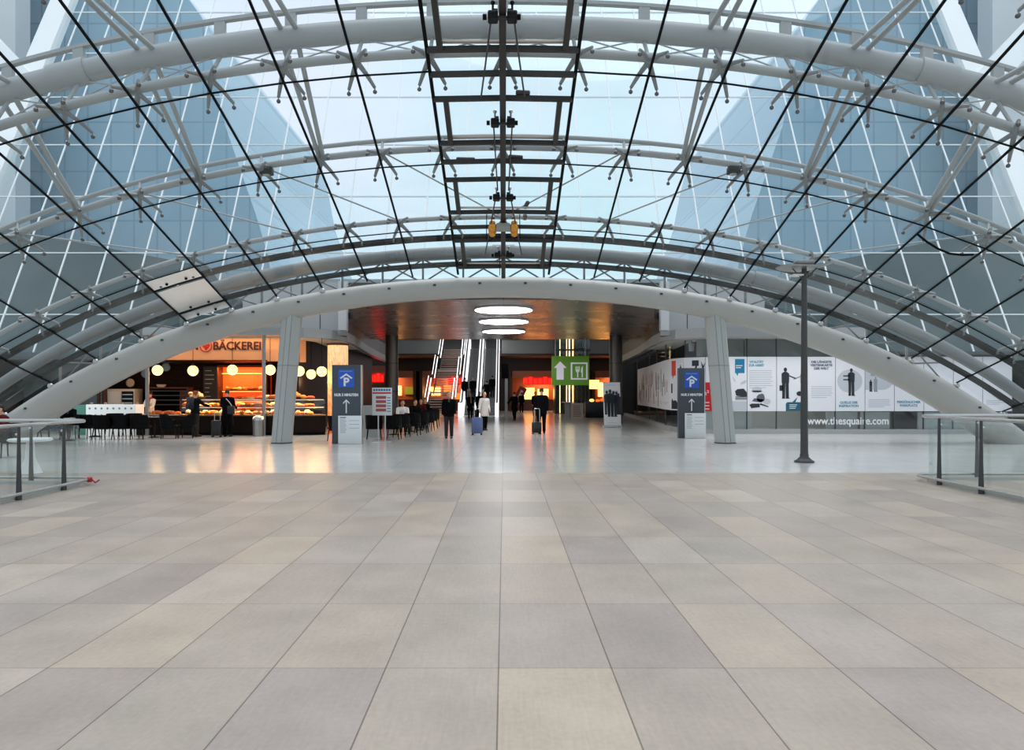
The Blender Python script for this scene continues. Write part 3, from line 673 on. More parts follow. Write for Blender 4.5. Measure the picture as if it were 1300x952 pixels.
# corner and side posters follow the curve of the glass
cp = off_plan(.47); cp = cp[2:]; cp[0] = (8.53, cp[0][1])
sub = []
for (x0,y0), (x1,y1) in zip(cp[:-1], cp[1:]):
    L = math.hypot(x1-x0, y1-y0); n = max(1, round(L/1.2))
    for k in range(n): sub.append(((x0+(x1-x0)*k/n, y0+(y1-y0)*k/n), (x0+(x1-x0)*(k+1)/n, y0+(y1-y0)*(k+1)/n)))
rngp = random.Random(3)
names = ['red square metre box poster between the right totem sign and the slanted pillar', 'white poster behind the right totem sign with grey shape', 'narrow white poster with an orange red speech bubble at the glass corner']
for i, ((x0,y0),(x1,y1)) in enumerate(sub[:14]):
    d = Vector((x1-x0, y1-y0, 0)); L = d.length; d.normalize(); nrm = Vector((d.y, -d.x, 0))
    if nrm.x > 0 or nrm.dot(Vector((-1,-1,0))) < 0: nrm = -nrm
    e = Vector(((x0+x1)/2, (y0+y1)/2, 0)); ux = -d if d.x < 0 or d.y > 0 else d
    ux = Vector((nrm.y*-1, nrm.x, 0))     # to the viewer's right when facing the sheet
    lab = names[i] if i < 3 else 'white side poster %s along the receding glass, counted from the hall corner' % ['first','second','third','fourth','fifth','sixth','seventh','eighth','ninth','tenth','eleventh'][i-3]
    t = thing('side_poster', lab, 'poster', e, 0, 'posters round the glass corner')
    pfn = lambda u, v, w, ux=ux, nrm=nrm: ux*u + nrm*(w + .03) + Vector((0,0,v))
    MB().prism(rect(-L/2+.01, POSTZ0, L/2-.01, POSTZ1), -.025, pfn).build('sheet', paper, t)
    if i == 0:
        mb = MB(); shape(mb, rect(-.62,.9,.02,2.05), pfn); mb.build('red_box', redb, t)
        mb = MB(); put_text(mb, 'm²', .3, lambda x, y, w: pfn(-.25+x, 1.62+y, w+.006), .006)
        for k in range(3): shape(mb, rect(-.45,1.22-.13*k,-.08,1.27-.13*k), pfn, .012)
        mb.build('box_text', mat('pinkish', (240,190,190), .5), t)
    elif i == 1:
        mb = MB(); shape(mb, disc(-.1,1.9,.36,20,.4), pfn, .003); mb.build('picture', inkp, t)
        mb = MB(); shape(mb, rect(-.1,2.72,.2,2.95), pfn); shape(mb, [(.02,2.6),(.1,2.6),(.14,2.74),(.06,2.74)], pfn); shape(mb, [(.35,2.62),(.42,2.62),(.5,2.86),(.4,2.72),(.3,2.9)], pfn); mb.build('picture', ink, t)
    elif i == 2:
        mb = MB(); shape(mb, rect(-.42,2.36,-.06,2.98), pfn); shape(mb, [(-.34,2.36),(-.22,2.36),(-.32,2.22)], pfn); mb.build('speech_bubble', orr, t)
        mb = MB(); shape(mb, [(-.42,.95),(.1,.95),(.1,1.2),(-.05,1.32),(-.3,1.3),(-.36,1.4),(-.42,1.3)], pfn); shape(mb, rect(-.46,1.62,-.34,2.02), pfn); man(mb, .35, 2.3, .5, pfn); mb.build('picture', ink, t)
        lines(t, pfn, .15, .5, 1.35, 3, .1, .7, inkg)
    else:
        for k in range(3):
            mb = MB(); u = rngp.uniform(-L/2+.15, L/2-.15); v = rngp.uniform(1.1, 2.5); man(mb, u, v*.8+.1, rngp.uniform(.5,.9), pfn)
            mb.build('printed_figure', [inkg, mat('ink_rust', (170,90,70), .6), ink][(i + k) % 3], t)
        lines(t, pfn, -L/2+.1, L/2-.2, 1.2, 2, .08)

# ------------------------------------------------------------------ PARKING TOTEMS
slate = mat('totem_slate', (62,70,80), .45); pblue = mat('sign_blue', (30,76,170), .45, emit=.12); signw = mat('sign_white', (225,228,228), .45)
def totem(x, Y, label, lean=0):
    t = thing('parking_totem', label, 'sign', (x, Y, 0), lean, 'parking totems')
    b = MB(); b.rbox((-.46,-.12,0), (.46,.12,2.52), .012); b.build('slab', slate, t)
    MB().box((.462,-.125,0), (.485,.125,2.52)).build('edge_strip', steel, t)
    fn = lambda u, v, w: Vector((u, -.121 - w, v))
    bx = MB().prism(rect(-.26,1.8,.26,2.38), .012, fn).build('blue_field', pblue, t)
    mb = MB(); fb = lambda u, v, w: Vector((u, -.134 - w, v))
    shape(mb, [(-.17,2.07),(-.2,2.11),(0,2.25),(.2,2.11),(.17,2.07),(0,2.19)], fb); put_text(mb, 'P', .36, lambda x, y, w: fb(x, 1.965 + y, w), .014); mb.build('parking_symbol', signw, bx)
    mb = MB()
    for k in range(10): shape(mb, rect(-.2+.04*k,2.3,-.172+.04*k,2.335), fb)
    mb.build('small_lettering', mat('sign_pale_blue', (110,150,215), .5), bx)
    mb = MB(); put_text(mb, 'NUR 5 MINUTEN', .115, lambda x, y, w: fn(x, 1.56 + y, w), .006, .76); mb.build('lettering', signw, t)
    mb = MB(); shape(mb, rect(-.018,.98,.018,1.36), fn); shape(mb, [(-.018,1.36),(-.1,1.27),(-.1,1.32),(0,1.42),(.1,1.32),(.1,1.27),(.018,1.36)], fn); mb.build('arrow', signw, t)
    pn = MB(); pn.rbox((-.25,-.17,.005), (.5,-.124,.9), .008); pn = pn.build('notice_panel', signw, t)
    fw = lambda u, v, w: Vector((u, -.171 - w, v)); mb = MB(); shape(mb, rect(-.19,.83,.0,.855), fw); mb.build('notice_title', ink, pn)
    for k in range(9): MB().prism(rect(-.19,.76-.05*k,.0+.03*math.sin(k*2.3),.775-.05*k), .004, fw).build('notice_line', inkg, pn)
    for k in (0,2,4): MB().prism(rect(.1,.74-.06*k,.42,.752-.06*k), .004, fw).build('notice_line', inkg, pn)
    return t
totem(XW(442,22.9), 22.75, 'dark slate parking totem with blue P sign beside the left slanted pillar')
totem(XW(876,25.7), 25.6, 'dark slate parking totem with blue P sign in front of the curved poster corner')

# ------------------------------------------------------------------ LAMP POST
dk = mat('post_grey', (66,66,66), .45, .3)
t = thing('lamp_post', 'tall dark grey lamp post with flat winged reflector head on the right', 'lamp post', (XW(1021,16.6), 16.6, 0))
MB().lathe([(.225,0),(.225,.03),(.17,.06),(.1,.13),(.095,.2)], (0,0,0), 24).build('base_flange', dk, t)
MB().lathe([(.088,.12),(.085,.5),(.06,4.42),(.055,4.55)], (0,0,0), 18).build('pole', dk, t)
hd = MB()
n = 9; rings = []
for j in range(n+1):
    u = -1 + 2*j/n; wd = .2 + .22*math.sqrt(max(0, 1-u*u)); zz = 4.52 + .11*abs(u)**1.6*(1 if u > 0 else .35)
    rings.append([Vector((u*.6, -wd, zz)), Vector((u*.6, wd, zz)), Vector((u*.6, wd, zz+.035)), Vector((u*.6, -wd, zz+.035))])
hd.loft(rings, True, False); hd.build('reflector_wing', mat('lamp_head_grey', (140,140,138), .35, .5), t)
b = MB(); b.rbox((-.22,-.14,4.62),(.2,.14,4.72),.04); b.tube([(-.12,0,4.6),(-.2,0,4.64)],.05,8); b.build('lamp_housing', MATS['lamp_head_grey'], t)
MB().box((-.3,-.12,4.36),(-.06,.12,4.39)).build('lamp_glass', mat('lamp_lens', (235,235,230), .3), t)
for sg in (-1,1): MB().tube([(sg*.05,0,4.3),(sg*.3,0,4.56)], .014, 6).build('wing_stay', dk, t)

# ------------------------------------------------------------------ GLASS RAILINGS
railG = glass('railing_glass', (.965,.985,.98), .5, .02)
def railing(sg, xe, yb, hz, posts_f, posts_b, label):
    t = thing('glass_railing', label, 'railing', (sg*xe, yb, 0))
    r = .45
    def path(z, inset=0.):
        p = [(0, 5.5-yb), (0, -r)] + [(sg*r*(1-math.cos(a)), -r + r*math.sin(a)) for a in (PI/8, PI/4, 3*PI/8)] + [(sg*r, 0), (sg*7.2, 0)]
        return [Vector((q[0] + sg*inset, q[1]-inset, z)) for q in p]
    MB().tube(path(hz), .03, 10).build('handrail', steel, t)
    MB().tube(path(.1, -.06), .026, 10).build('foot_rail', steel, t)
    MB().bar(path(.02, .05), .03, .06).build('edge_channel', mat('channel_grey', (170,176,174), .4), t)
    pg = path(.05, .06); 
    for a, b in zip(pg[:-1], pg[1:]):
        L = (b-a).length; n = max(1, round(L/1.3)); d = (b-a).normalized()
        for k in range(n):
            p = a + (b-a)*k/n + d*.008; q = a + (b-a)*(k+1)/n - d*.008
            MB().bar([p + Vector((0,0,.5*(hz-.12))), q + Vector((0,0,.5*(hz-.12)))], .012, hz-.14).build('glass_panel', railG, t)
    for y in posts_f + posts_b:
        p = Vector((0, y-yb, 0)) if y in posts_f else Vector((sg*y, 0, 0))
        po = MB(); po.tube([p, p + Vector((0,0,.5)), p + Vector((0,0,hz-.03))], [.042,.03,.022], 10); po = po.build('post', steel_d, t)
        MB().ball(p + Vector((sg*.03 if y in posts_f else 0, 0 if y in posts_f else -.03, hz-.14)), .024, 8, 6).build('clamp', steel, po)
    return t
rl = railing(-1, 7.33, 12.75, 1.13, [11.85, 10.75, 9.4, 8.0, 6.6, 5.7], [1.15, 2.6, 4.1, 5.6], 'curved glass and steel railing at the left edge of the terrace')
railing(1, 7.7, 13.3, 1.2, [12.5, 11.4, 10.0, 8.6, 7.2, 5.7], [1.2, 2.6, 4.1, 5.6], 'curved glass and steel railing at the right edge of the terrace')
b = MB(); b.tube([(-.09,-.3,.1),(-.02,-.3,.1)], .045, 8); b.tube([(-.02,-.3,.12),(.06,-.32,.05),(.12,-.3,.1)], .014, 6)
o = b.build('red_tape', mat('tape_red', (170,40,50), .5)); o.location = (-7.2, 12.75, 0); tag(o, 'scrap of red tape tied round the foot rail of the left railing', 'tape')

# ------------------------------------------------------------------ BAKERY
wood = mat('dark_wood', (30,19,15), .5, spec=.12, noise=.2, nscale=4.); wood2 = mat('brown_wood', (82,46,28), .5, spec=.2, noise=.2, nscale=4.)
peach = mat('bulkhead_warm_lit', (226,172,130), .6); brickM = bpy.data.materials.new('dark_brick'); brickM.use_nodes = True  # bulkhead colour has the orange lamp light put into it
nt = brickM.node_tree; br = nt.nodes.new('ShaderNodeTexBrick'); tc = nt.nodes.new('ShaderNodeTexCoord'); mp = nt.nodes.new('ShaderNodeMapping'); mp.inputs['Rotation'].default_value = (PI/2,0,0)
br.inputs['Scale'].default_value = 1; br.inputs['Brick Width'].default_value = .26; br.inputs['Row Height'].default_value = .085; br.inputs['Mortar Size'].default_value = .008
br.inputs['Color1'].default_value = (*lin((36,20,17)),1); br.inputs['Color2'].default_value = (*lin((28,16,14)),1); br.inputs['Mortar'].default_value = (*lin((14,9,8)),1)
nt.links.new(tc.outputs['Object'], mp.inputs[0]); nt.links.new(mp.outputs[0], br.inputs['Vector']); nt.links.new(br.outputs[0], nt.nodes['Principled BSDF'].inputs['Base Color']); nt.nodes['Principled BSDF'].inputs['Specular IOR Level'].default_value = .1; nt.nodes['Principled BSDF'].inputs['Roughness'].default_value = .8
BY = 31.6
struct(MB().box((-20.6,BY,0), (-8.6,BY+.2,2.95)).build('wall_bakery', brickM))
struct(MB().box((-8.75,29.6,0), (-8.55,46,4)).build('wall_bakery_side', wood))
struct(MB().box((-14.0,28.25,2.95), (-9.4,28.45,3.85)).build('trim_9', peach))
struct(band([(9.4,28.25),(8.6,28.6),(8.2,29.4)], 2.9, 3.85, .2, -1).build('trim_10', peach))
struct(MB().box((-14.0,28.45,2.93), (-8.6,BY,3.0)).build('ceiling_bakery', wood))
struct(MB().box((-14.2,26.95,3.83), (-8.6,27.8,3.92)).build('trim_11', fasM))
# sign letters on the bulkhead
t = thing('bakery_sign', 'red and dark raised bakery lettering with round heart emblem on the warm lit bulkhead', 'sign', (-11.4, 28.25, 3.5))
lr = mat('letter_red', (160,24,22), .4); ld = mat('letter_dark', (70,22,18), .4)
fn = lambda u, v, w: Vector((u, -.01 - w*4, v))
wd = lambda a, b: (b-a)*28.2/900
mb = MB(); put_text(mb, 'BÄCKEREI', .46, lambda x, y, w: fn(x + XW(300.7,28.2)+11.4, y-.01, w), .008, wd(270.5,331)); mb.build('lettering', ld, t)
mb = MB(); put_text(mb, 'FEIN', .46, lambda x, y, w: fn(x + XW(236,28.2)+11.4, y-.01, w), .008, wd(221,251)); mb.build('lettering', ld, t)
ex = XW(261,28.2)+11.4
mb = MB(); N_ = 24; ring = [[fn(ex + rr*math.cos(2*PI*k/N_), rr*math.sin(2*PI*k/N_), ww) for k in range(N_)] for rr, ww in ((.25,0),(.25,.008),(.215,.008),(.215,0))]
mb.loft(ring + [ring[0]], False, False); mb.build('emblem_ring', lr, t)
mb = MB(); heart = [(ex + .155*(math.sin(a)**3)*1.05, .16*(.8125*math.cos(a)-.3125*math.cos(2*a)-.125*math.cos(3*a)-.0625*math.cos(4*a))) for a in [2*PI*k/28 for k in range(28)]]
mb.prism(heart, .008, fn); mb.build('emblem_heart', lr, t)
# posts
for px, lab in ((187,'left of the sign'),(335,'right end of the sign')):
    tag(MB().tube([(XW(px,27.05),27.05,0),(XW(px,27.05),27.05,3.83)], .07, 12).build('support_post', mat('post_silver',(150,148,146),.35,.5)), 'thin silver post under the bakery fascia, '+lab, 'post')
# globe lamps
glob = mat('globe_glow', (255,238,180), .5, emit=.95, ecol=(255,232,150))
for px, py, Y, lab in ((200,470,27.9,'first from the arch side'),(245,470.5,28.1,'second from the arch side'),(295,469.5,28.1,'third from the arch side'),(343,469.5,28.1,'fourth, just left of the slanted pillar'),(380,471,28.3,'just right of the slanted pillar'),(395,475,30.2,'lowest and smallest, right of the slanted pillar'),(408.5,471.5,28.5,'last, beside the lit column')):
    p = W(px, py, Y); t = thing('globe_lamp', 'glowing cream globe lamp over the bakery counter, ' + lab, 'pendant lamp', p, 0, 'bakery globe lamps')
    MB().ball((0,0,0), .205, 20, 14).build('globe', glob, t)
    MB().lathe([(.06,.19),(.06,.24),(.02,.27)], (0,0,0), 12).build('cap', blackm, t)
    MB().tube([(0,0,.26),(0,0,3.84-p.z)], .012, 6).build('cord', black, t)
    l = bpy.data.lights.new('globe_light', 'POINT'); l.energy = 12; l.color = (1,.6,.3); l.shadow_soft_size = .22
    lo = bpy.data.objects.new('globe_light', l); lo.location = p + Vector((0,0,-.32)); COL.objects.link(lo)
# lit column
def litcol():
    m = bpy.data.materials.new('lit_column'); m.use_nodes = True; nt = m.node_tree; N = nt.nodes; L = nt.links; b = N['Principled BSDF']
    tc = N.new('ShaderNodeTexCoord'); mp = N.new('ShaderNodeMapping'); mp.inputs['Scale'].default_value = (5,5,.7); n = N.new('ShaderNodeTexNoise'); n.inputs['Detail'].default_value = 4; n.inputs['Distortion'].default_value = 1.2
    sp = N.new('ShaderNodeSeparateXYZ'); a = N.new('ShaderNodeMath'); a.operation = 'MULTIPLY_ADD'; a.inputs[1].default_value = .135; cr = N.new('ShaderNodeValToRGB')
    L.new(tc.outputs['Object'], mp.inputs[0]); L.new(mp.outputs[0], n.inputs['Vector']); L.new(tc.outputs['Object'], sp.inputs[0]); L.new(sp.outputs[2], a.inputs[0]); L.new(n.outputs['Fac'], a.inputs[2]); L.new(a.outputs[0], cr.inputs[0])
    e = cr.color_ramp.elements; e[0].position = .52; e[0].color = (*lin((170,70,26)),1); e[1].position = 1.; e[1].color = (*lin((250,206,150)),1)
    L.new(cr.outputs[0], b.inputs['Emission Color']); b.inputs['Emission Strength'].default_value = .55; L.new(cr.outputs[0], b.inputs['Base Color']); return m
t = thing('lit_column', 'round column wrapped in a glowing wheat picture at the bakery corner', 'column', (XW(427.5,28.75), 28.95, 0))
MB().lathe([(.41,0),(.41,3.56)], (0,0,0), 28).build('lit_wrap', litcol(), t); MB().lathe([(.44,3.56),(.44,3.64),(.3,3.66)], (0,0,0), 28).build('cap_ring', wood2, t)
# serving counter with display case
cnt = thing('bakery_counter', 'long dark wood bakery counter with lit glass display case', 'counter', (-10, 27.2, 0))
cp_ = [(-12.45,27.15),(-9.6,27.15),(-8.0,27.2),(-7.3,27.32),(-6.9,27.55)]
def cband(z0, z1, d0, th, m, nm):
    mb = MB(); rings = []
    for i, (x, y) in enumerate(cp_):
        a = Vector(cp_[max(i-1,0)]); b = Vector(cp_[min(i+1,len(cp_)-1)]); tt = (b-a).normalized(); n = Vector((-tt.y, tt.x))
        p = (x + n.x*d0 + 10, y + n.y*d0 - 27.2); q = (x + n.x*(d0+th) + 10, y + n.y*(d0+th) - 27.2)
        rings.append([Vector((p[0],p[1],z0)), Vector((p[0],p[1],z1)), Vector((q[0],q[1],z1)), Vector((q[0],q[1],z0))])
    return mb.loft(rings, True, False).build(nm, m, cnt)
cband(.1, .74, .05, .85, wood, 'front_panel'); cband(0, .1, .12, .7, black, 'toe_kick'); cband(.74, .79, 0, .9, mat('counter_trim',(120,96,74),.35,.3), 'worktop')
cband(1.06, 1.085, .3, .5, mat('shelf_glass_edge',(170,180,178),.2,.2), 'shelf'); cband(1.36, 1.385, .3, .5, MATS['shelf_glass_edge'], 'shelf')
cband(.8, 1.36, .12, .012, glass('case_glass',(.96,.97,.96),.5), 'case_front')
strip = mat('case_strip', (255,214,150), .5, emit=1.2, ecol=(255,190,100))
cband(1.348, 1.36, .32, .02, strip, 'light_strip'); cband(1.048, 1.06, .32, .02, strip, 'light_strip')
# pastries: individual small loaves, one source per kind
crust = [mat('crust_gold', (236,146,50), .6, noise=.25, nscale=14.), mat('crust_brown', (196,96,34), .6, noise=.25, nscale=14.), mat('crust_pale', (240,206,150), .6, noise=.2, nscale=14.), mat('crust_glaze', (222,84,36), .4, noise=.25, nscale=14.)]
src = {}
def loaf(kind, m):
    mb = MB()
    if kind == 'bread_roll':
        mb.ball((0,0,.05), (.085,.07,.055), 12, 8); mb.bar([(-.05,0,.1),(0,0,.107),(.05,0,.1)], .012, .012)
    elif kind == 'long_loaf':
        mb.tube([(-.17,0,.045),(-.13,0,.05),(0,0,.055),(.13,0,.05),(.17,0,.045)], [.015,.05,.06,.05,.015], 10)
        for k in (-1,0,1): mb.bar([(k*.08-.03,-.03,.1),(k*.08+.03,.03,.1)], .012, .014)
    elif kind == 'pretzel':
        mb.tube([(.09*math.cos(a)*(1+.25*math.cos(2*a)), .07*math.sin(a), .03) for a in [2*PI*k/16 for k in range(17)]], .022, 7); mb.tube([(-.05,-.06,.035),(.04,.03,.045)], .018, 6); mb.tube([(.05,-.06,.035),(-.04,.03,.045)], .018, 6)
    else:
        mb.tube([(.1*math.cos(a), .06*math.sin(a)-.03, .04) for a in (0,.5,1,1.57,2.1,2.6,3.14)], [.012,.03,.042,.05,.042,.03,.012], 8)
    return mb.build(kind, m)
kinds = [('bread_roll',0,'golden bread roll'),('long_loaf',1,'brown long loaf'),('croissant',3,'reddish glazed croissant'),('bread_roll',2,'pale floury bread roll'),('pretzel',1,'brown pretzel'),('croissant',0,'golden croissant')]
rb = random.Random(11)
def place_bread(p, where, grp, sc=1.):
    ki = rb.randrange(len(kinds)); k, mi, nm = kinds[ki]; loc = Vector(p)
    if ki not in src:
        o = src[ki] = loaf(k, crust[mi])
    else:
        o = src[ki].copy(); COL.objects.link(o)
    o.location = loc; o.rotation_euler = (0,0,rb.uniform(-.6,.6)); o.scale = (sc,)*3
    tag(o, nm + ' ' + where, 'bread', grp + ', ' + nm)
def along(px, Y=27.6): return XW(px, Y)
for z, where, grp in ((.795, 'in the lower level of the lit bakery display case', 'lower case'), (1.09, 'on the glass shelf of the lit bakery display case', 'case shelf')):
    for j in range(30): place_bread((-12.3 + j*.165 + rb.uniform(-.02,.02), (27.47 if j % 2 else 27.66) + (.12 if j > 26 else 0), z + (.0 if j % 2 else .02)), where, grp, rb.uniform(1.2,1.5))
for j in range(8): place_bread((-9.5 + j*.28, 27.68, 1.39), 'on top of the lit bakery display case', 'case top', 1.5)
for (x,y) in ((-12.0,27.65),(-8.2,27.75)):        # heaped baskets on the case
    t = thing('bread_basket', 'heap of %s on top of the display case' % ('white floury buns' if x < -10 else 'golden pastries right of the pillar'), 'bread heap', (x,y,1.39))
    MB().lathe([(.3,0),(.36,.08),(.34,.08),(.29,.02)], (0,0,0), 18).build('tray', wood2, t)
    for k in range(9): MB().ball((.2*math.cos(k*.7)*(1 if k<8 else 0), .13*math.sin(k*.7), .1+.06*(k%3)), (.1,.09,.06), 10, 7).build('bun', crust[2] if x < -10 else crust[0], t)
# back shelving, orange lit
ob = mat('orange_back', (214,92,34), .5, emit=.55, ecol=(255,70,14))
sh = thing('bread_shelf', 'tall wooden bread shelf with orange lit back wall behind the counter', 'shelf', (-11.5, 31.1, 0))
sx0, sx1 = XW(278,31.2)+11.5, XW(341,31.2)+11.5
MB().box((sx0,.4,.3),(sx1,.45,2.78)).build('back_panel', ob, sh)
for x in (sx0, sx1-.06): MB().box((x,-.1,0),(x+.06,.4,2.8)).build('side_panel', wood2, sh)
for z in (.8,1.28,1.72): MB().box((sx0,-.05,z),(sx1,.4,z+.04)).build('shelf_board', wood2, sh)
for z in (1.27,1.71,2.5): MB().box((sx0+.06,.3,z-.03),(sx1-.06,.36,z)).build('light_strip', strip, sh)
MB().box((sx0,-.1,2.76),(sx1,.4,2.84)).build('top_board', wood2, sh)
for z, nm in ((.845,'lower'),(1.325,'middle'),(1.765,'upper')):
    for j in range(9): place_bread((-11.5 + sx0+.34 + j*(sx1-sx0-.68)/8, 31.2 + rb.uniform(-.05,.08), z), 'on the %s board of the orange lit bread shelf' % nm, nm + ' shelf board', rb.uniform(1.2,1.5))
# back-wall things
t = thing('menu_board', 'tall dark chalk menu board between brick wall and orange bread shelf', 'menu board', (XW(266,31.4), 31.5, 1.0)); MB().box((-.32,0,0),(.32,.05,1.8)).build('board', mat('chalk_black',(26,26,26),.6), t)
for k in range(8): MB().box((-.24,-.01,1.6-.19*k),(.05+.12*math.sin(k),0,1.63-.19*k)).build('chalk_line', inkg, t)
MB().box((-.36,-.02,-.05),(.36,.02,0)).build('ledge', wood2, t)
pl = mat('plate_cream', (205,180,150), .4); plb = mat('plate_blue', (120,140,150), .4)
for px, py, r, m, lab in ((165.5,486,.19,pl,'cream round plate hung on the dark brick wall, lowest left'),(185,474,.2,plb,'grey blue plate on the brick wall behind the silver post'),(211,466,.19,plb,'grey blue plate on the brick wall beside the first globe lamp'),(205.5,488,.2,pl,'cream half bowl hung on the brick wall under the first globe lamp')):
    p = W(px,py,31.5); t = thing('wall_plate', lab, 'plate', p); half = 'bowl' in lab
    if half: MB().prism([(r*math.cos(a), r*.8*math.sin(a)) for a in [PI + PI*k/12 for k in range(13)]], .08, lambda u,v,w: Vector((u,-w,v))).build('bowl', m, t)
    else:
        b = MB(); n=20; b.loft([[Vector((rr*math.cos(2*PI*k/n), yy, rr*math.sin(2*PI*k/n))) for k in range(n)] for rr, yy in ((r,0),(r,-.03),(r*.6,-.015))], True, True); b.build('dish', m, t)
rk = thing('tray_rack', 'steel tray rack and oven shelves under the brick wall', 'rack', (XW(213,31), 31.1, 0))
for x in (-.9,.9): MB().box((x-.03,-.2,0),(x+.03,.3,1.85)).build('upright', wood2, rk)
for z in (.5,.8,1.1,1.3,1.5,1.7): MB().box((-.9,-.2,z),(.9,.3,z+.03)).build('tray', steel_d, rk)
MB().box((-.95,-.22,1.82),(.95,.32,1.88)).build('top_board', wood2, rk)
ov = thing('bake_oven', 'cream speckled oven cabinet with dark door at the left of the brick wall', 'oven', (XW(158,31), 31.0, 0)); b = MB(); b.rbox((-.6,-.3,0),(.6,.4,1.8),.02); b.build('body', mat('oven_cream',(190,178,160),.5), ov)
MB().box((.05,-.32,.9),(.55,-.3,1.7)).build('door', blackm, ov); MB().box((-.55,-.32,1.0),(0,-.3,1.7)).build('panel', mat('oven_panel',(215,208,196),.5), ov)
for k in range(4): MB().box((.08,-.34,1.0+.18*k),(.52,-.32,1.03+.18*k)).build('door_rail', steel, ov)
tag(MB().box((XW(228,31)-.0,31.0,.9),(XW(243,31)+.3,31.05,1.75)).build('notice_board', wood2), 'plain brown notice board right of the tray rack', 'board')
# work top left and white perforated counter
wc = thing('perforated_counter', 'white counter with grey dot pattern and teal glass end at the left of the bakery', 'counter', (XW(141,27.4), 27.4, 0))
b = MB(); b.rbox((-.95,-.05,0),(.98,.6,1.18),.02); b.build('body', mat('counter_white',(225,228,225),.5, emit=.25), wc)
b = MB()
for i in range(8):
    for j in range(4): b.prism(disc(-.8+.23*i,.25+.26*j,.04,10), .006, lambda u,v,w: Vector((u,-.05-w,v)))
b.build('dot_pattern', inkg, wc)
b = MB(); b.rbox((-1.45,-.02,0),(-.97,.5,1.16),.02); b.build('glass_end', mat('teal_glass_end',(90,150,130),.3), wc)
for k, x in enumerate((-.9,-.35,.3,.9)):
    tag(MB().lathe([(.05,1.19),(.06,1.24),(.04,1.26)], (XW(141,27.4)+x, 27.65, 0), 12).build('small_dish', mat('dish_tan',(170,130,110),.5)), 'small tan dish on the white dotted counter, %s' % ['far left','second','third','far right'][k], 'dish', 'dishes on the dotted counter')
wt = thing('prep_counter', 'low bakery preparation counter with pale worktop behind the black chairs', 'counter', (XW(197,27.4), 27.3, 0)); b = MB(); b.box((-.68,0,0),(.98,.6,.76)); b.build('body', wood, wt); MB().box((-.7,-.05,.76),(1.0,.65,.8)).build('worktop', mat('prep_top',(200,170,140),.4), wt)
for j in range(7): place_bread((XW(200,27.5)+j*.16-.2, 27.55, .8), 'on the preparation counter left of the display case', 'prep counter', 1.3)
for k in range(2): tag(MB().box((XW(126+k*8,30)-.1,30,0),(XW(126+k*8,30)+.0,30.1,2.4)).build('door_jamb', wood2), 'brown upright of the dark doorway left of the bakery, %s' % ['outer','inner'][k], 'post')
MBb = MB(); MBb.box((-20.6,30.4,0),(XW(122,30),30.5,2.9)); tag(MBb.build('glass_screen', mat('teal_screen',(60,76,74),.15)), 'dark teal glass screen at the far left of the bakery', 'screen')
# bin
t = thing('litter_bin', 'silver round litter bin in front of the bakery counter', 'bin', (XW(328,26.7), 26.7, 0)); MB().lathe([(.2,0),(.2,.03),(.205,.6)], (0,0,0), 22).build('body', mat('bin_silver',(150,148,144),.3,.7), t); MB().lathe([(.21,.6),(.21,.66),(.17,.74),(.08,.78),(.03,.79)], (0,0,0), 22).build('lid', steel, t)
for (e, loc, rot, sz, c) in ((22,(-11,27.95,3.75),(.3,0,0),(6,.3),(1,.55,.28)), (45,(-11.6,30.8,2.72),(.2,0,0),(1.9,.3),(1,.42,.14)), (22,(-10,29.6,2.9),(0,0,0),(5,1),(1,.55,.28)),(14,(-16,30,2.9),(0,0,0),(4,1),(1,.7,.5)),(75,(-9.6,27.62,1.35),(0,0,0),(5.6,.08),(1,.62,.25)),(75,(-9.6,27.62,1.055),(0,0,0),(5.6,.08),(1,.62,.25)),(30,(-9.6,27.7,1.9),(0,0,0),(5.6,.2),(1,.62,.3))):
    l = bpy.data.lights.new('shop_light','AREA'); l.energy = e; l.shape = 'RECTANGLE'; l.size, l.size_y = sz; l.color = c; o = bpy.data.objects.new('shop_light', l); o.location = loc; o.rotation_euler = rot; COL.objects.link(o)
# ------------------------------------------------------------------ STAIRCASE AND ESCALATORS
trd = mat('tread_grey', (214,206,200), .5); glow = mat('handrail_light', (255,255,255), .4, emit=1.1)
st = thing('staircase', 'open staircase with three flights and bright stepped handrails left of the escalators', 'stairs', (-4.4, 48, 0))
FLT = [(48.0, 51.0, 0, 1.72), (53.0, 56.0, 1.72, 3.5), (58.0, 61.2, 3.5, 5.35)]
for fi, (ya, yb, za, zb) in enumerate(FLT):
    n = 10
    for k in range(n):
        y = ya + (yb-ya)*k/n - 48; z = za + (zb-za)*(k+1)/n
        MB().box((-.82, y, z-.05), (.82, y+(yb-ya)/n+.03, z)).build('tread', trd, st)
    if fi < 2: MB().box((-.85, yb-48, zb-.12), (.85, FLT[fi+1][0]-48, zb)).build('landing', trd, st)
    for sg in (-1, 1):
        MB().bar([(sg*.86, ya-48, za-.05), (sg*.86, yb-48, zb-.05)], .06, .28).build('stringer', mat('stringer_dark',(60,58,57),.4,.3), st)
        MB().bar([(sg*.84, ya-47.6, za+1.05), (sg*.84, yb-48, zb+.98)], .06, .06).build('handrail', glow, st)
        MB().bar([(sg*1.05, ya-47.2, za+1.35), (sg*1.05, yb-47.8, zb+1.15)], .045, .05).build('outer_rail', glow, st)
        MB().bar([(sg*.95, ya-47.5, za+.55), (sg*.95, yb-48, zb+.5)], .015, .9).build('glass_side', railG, st)
stepM = mat('escalator_step', (78,78,78), .35, .6); sidew = mat('balustrade_lit', (250,252,255), .35, emit=.9)
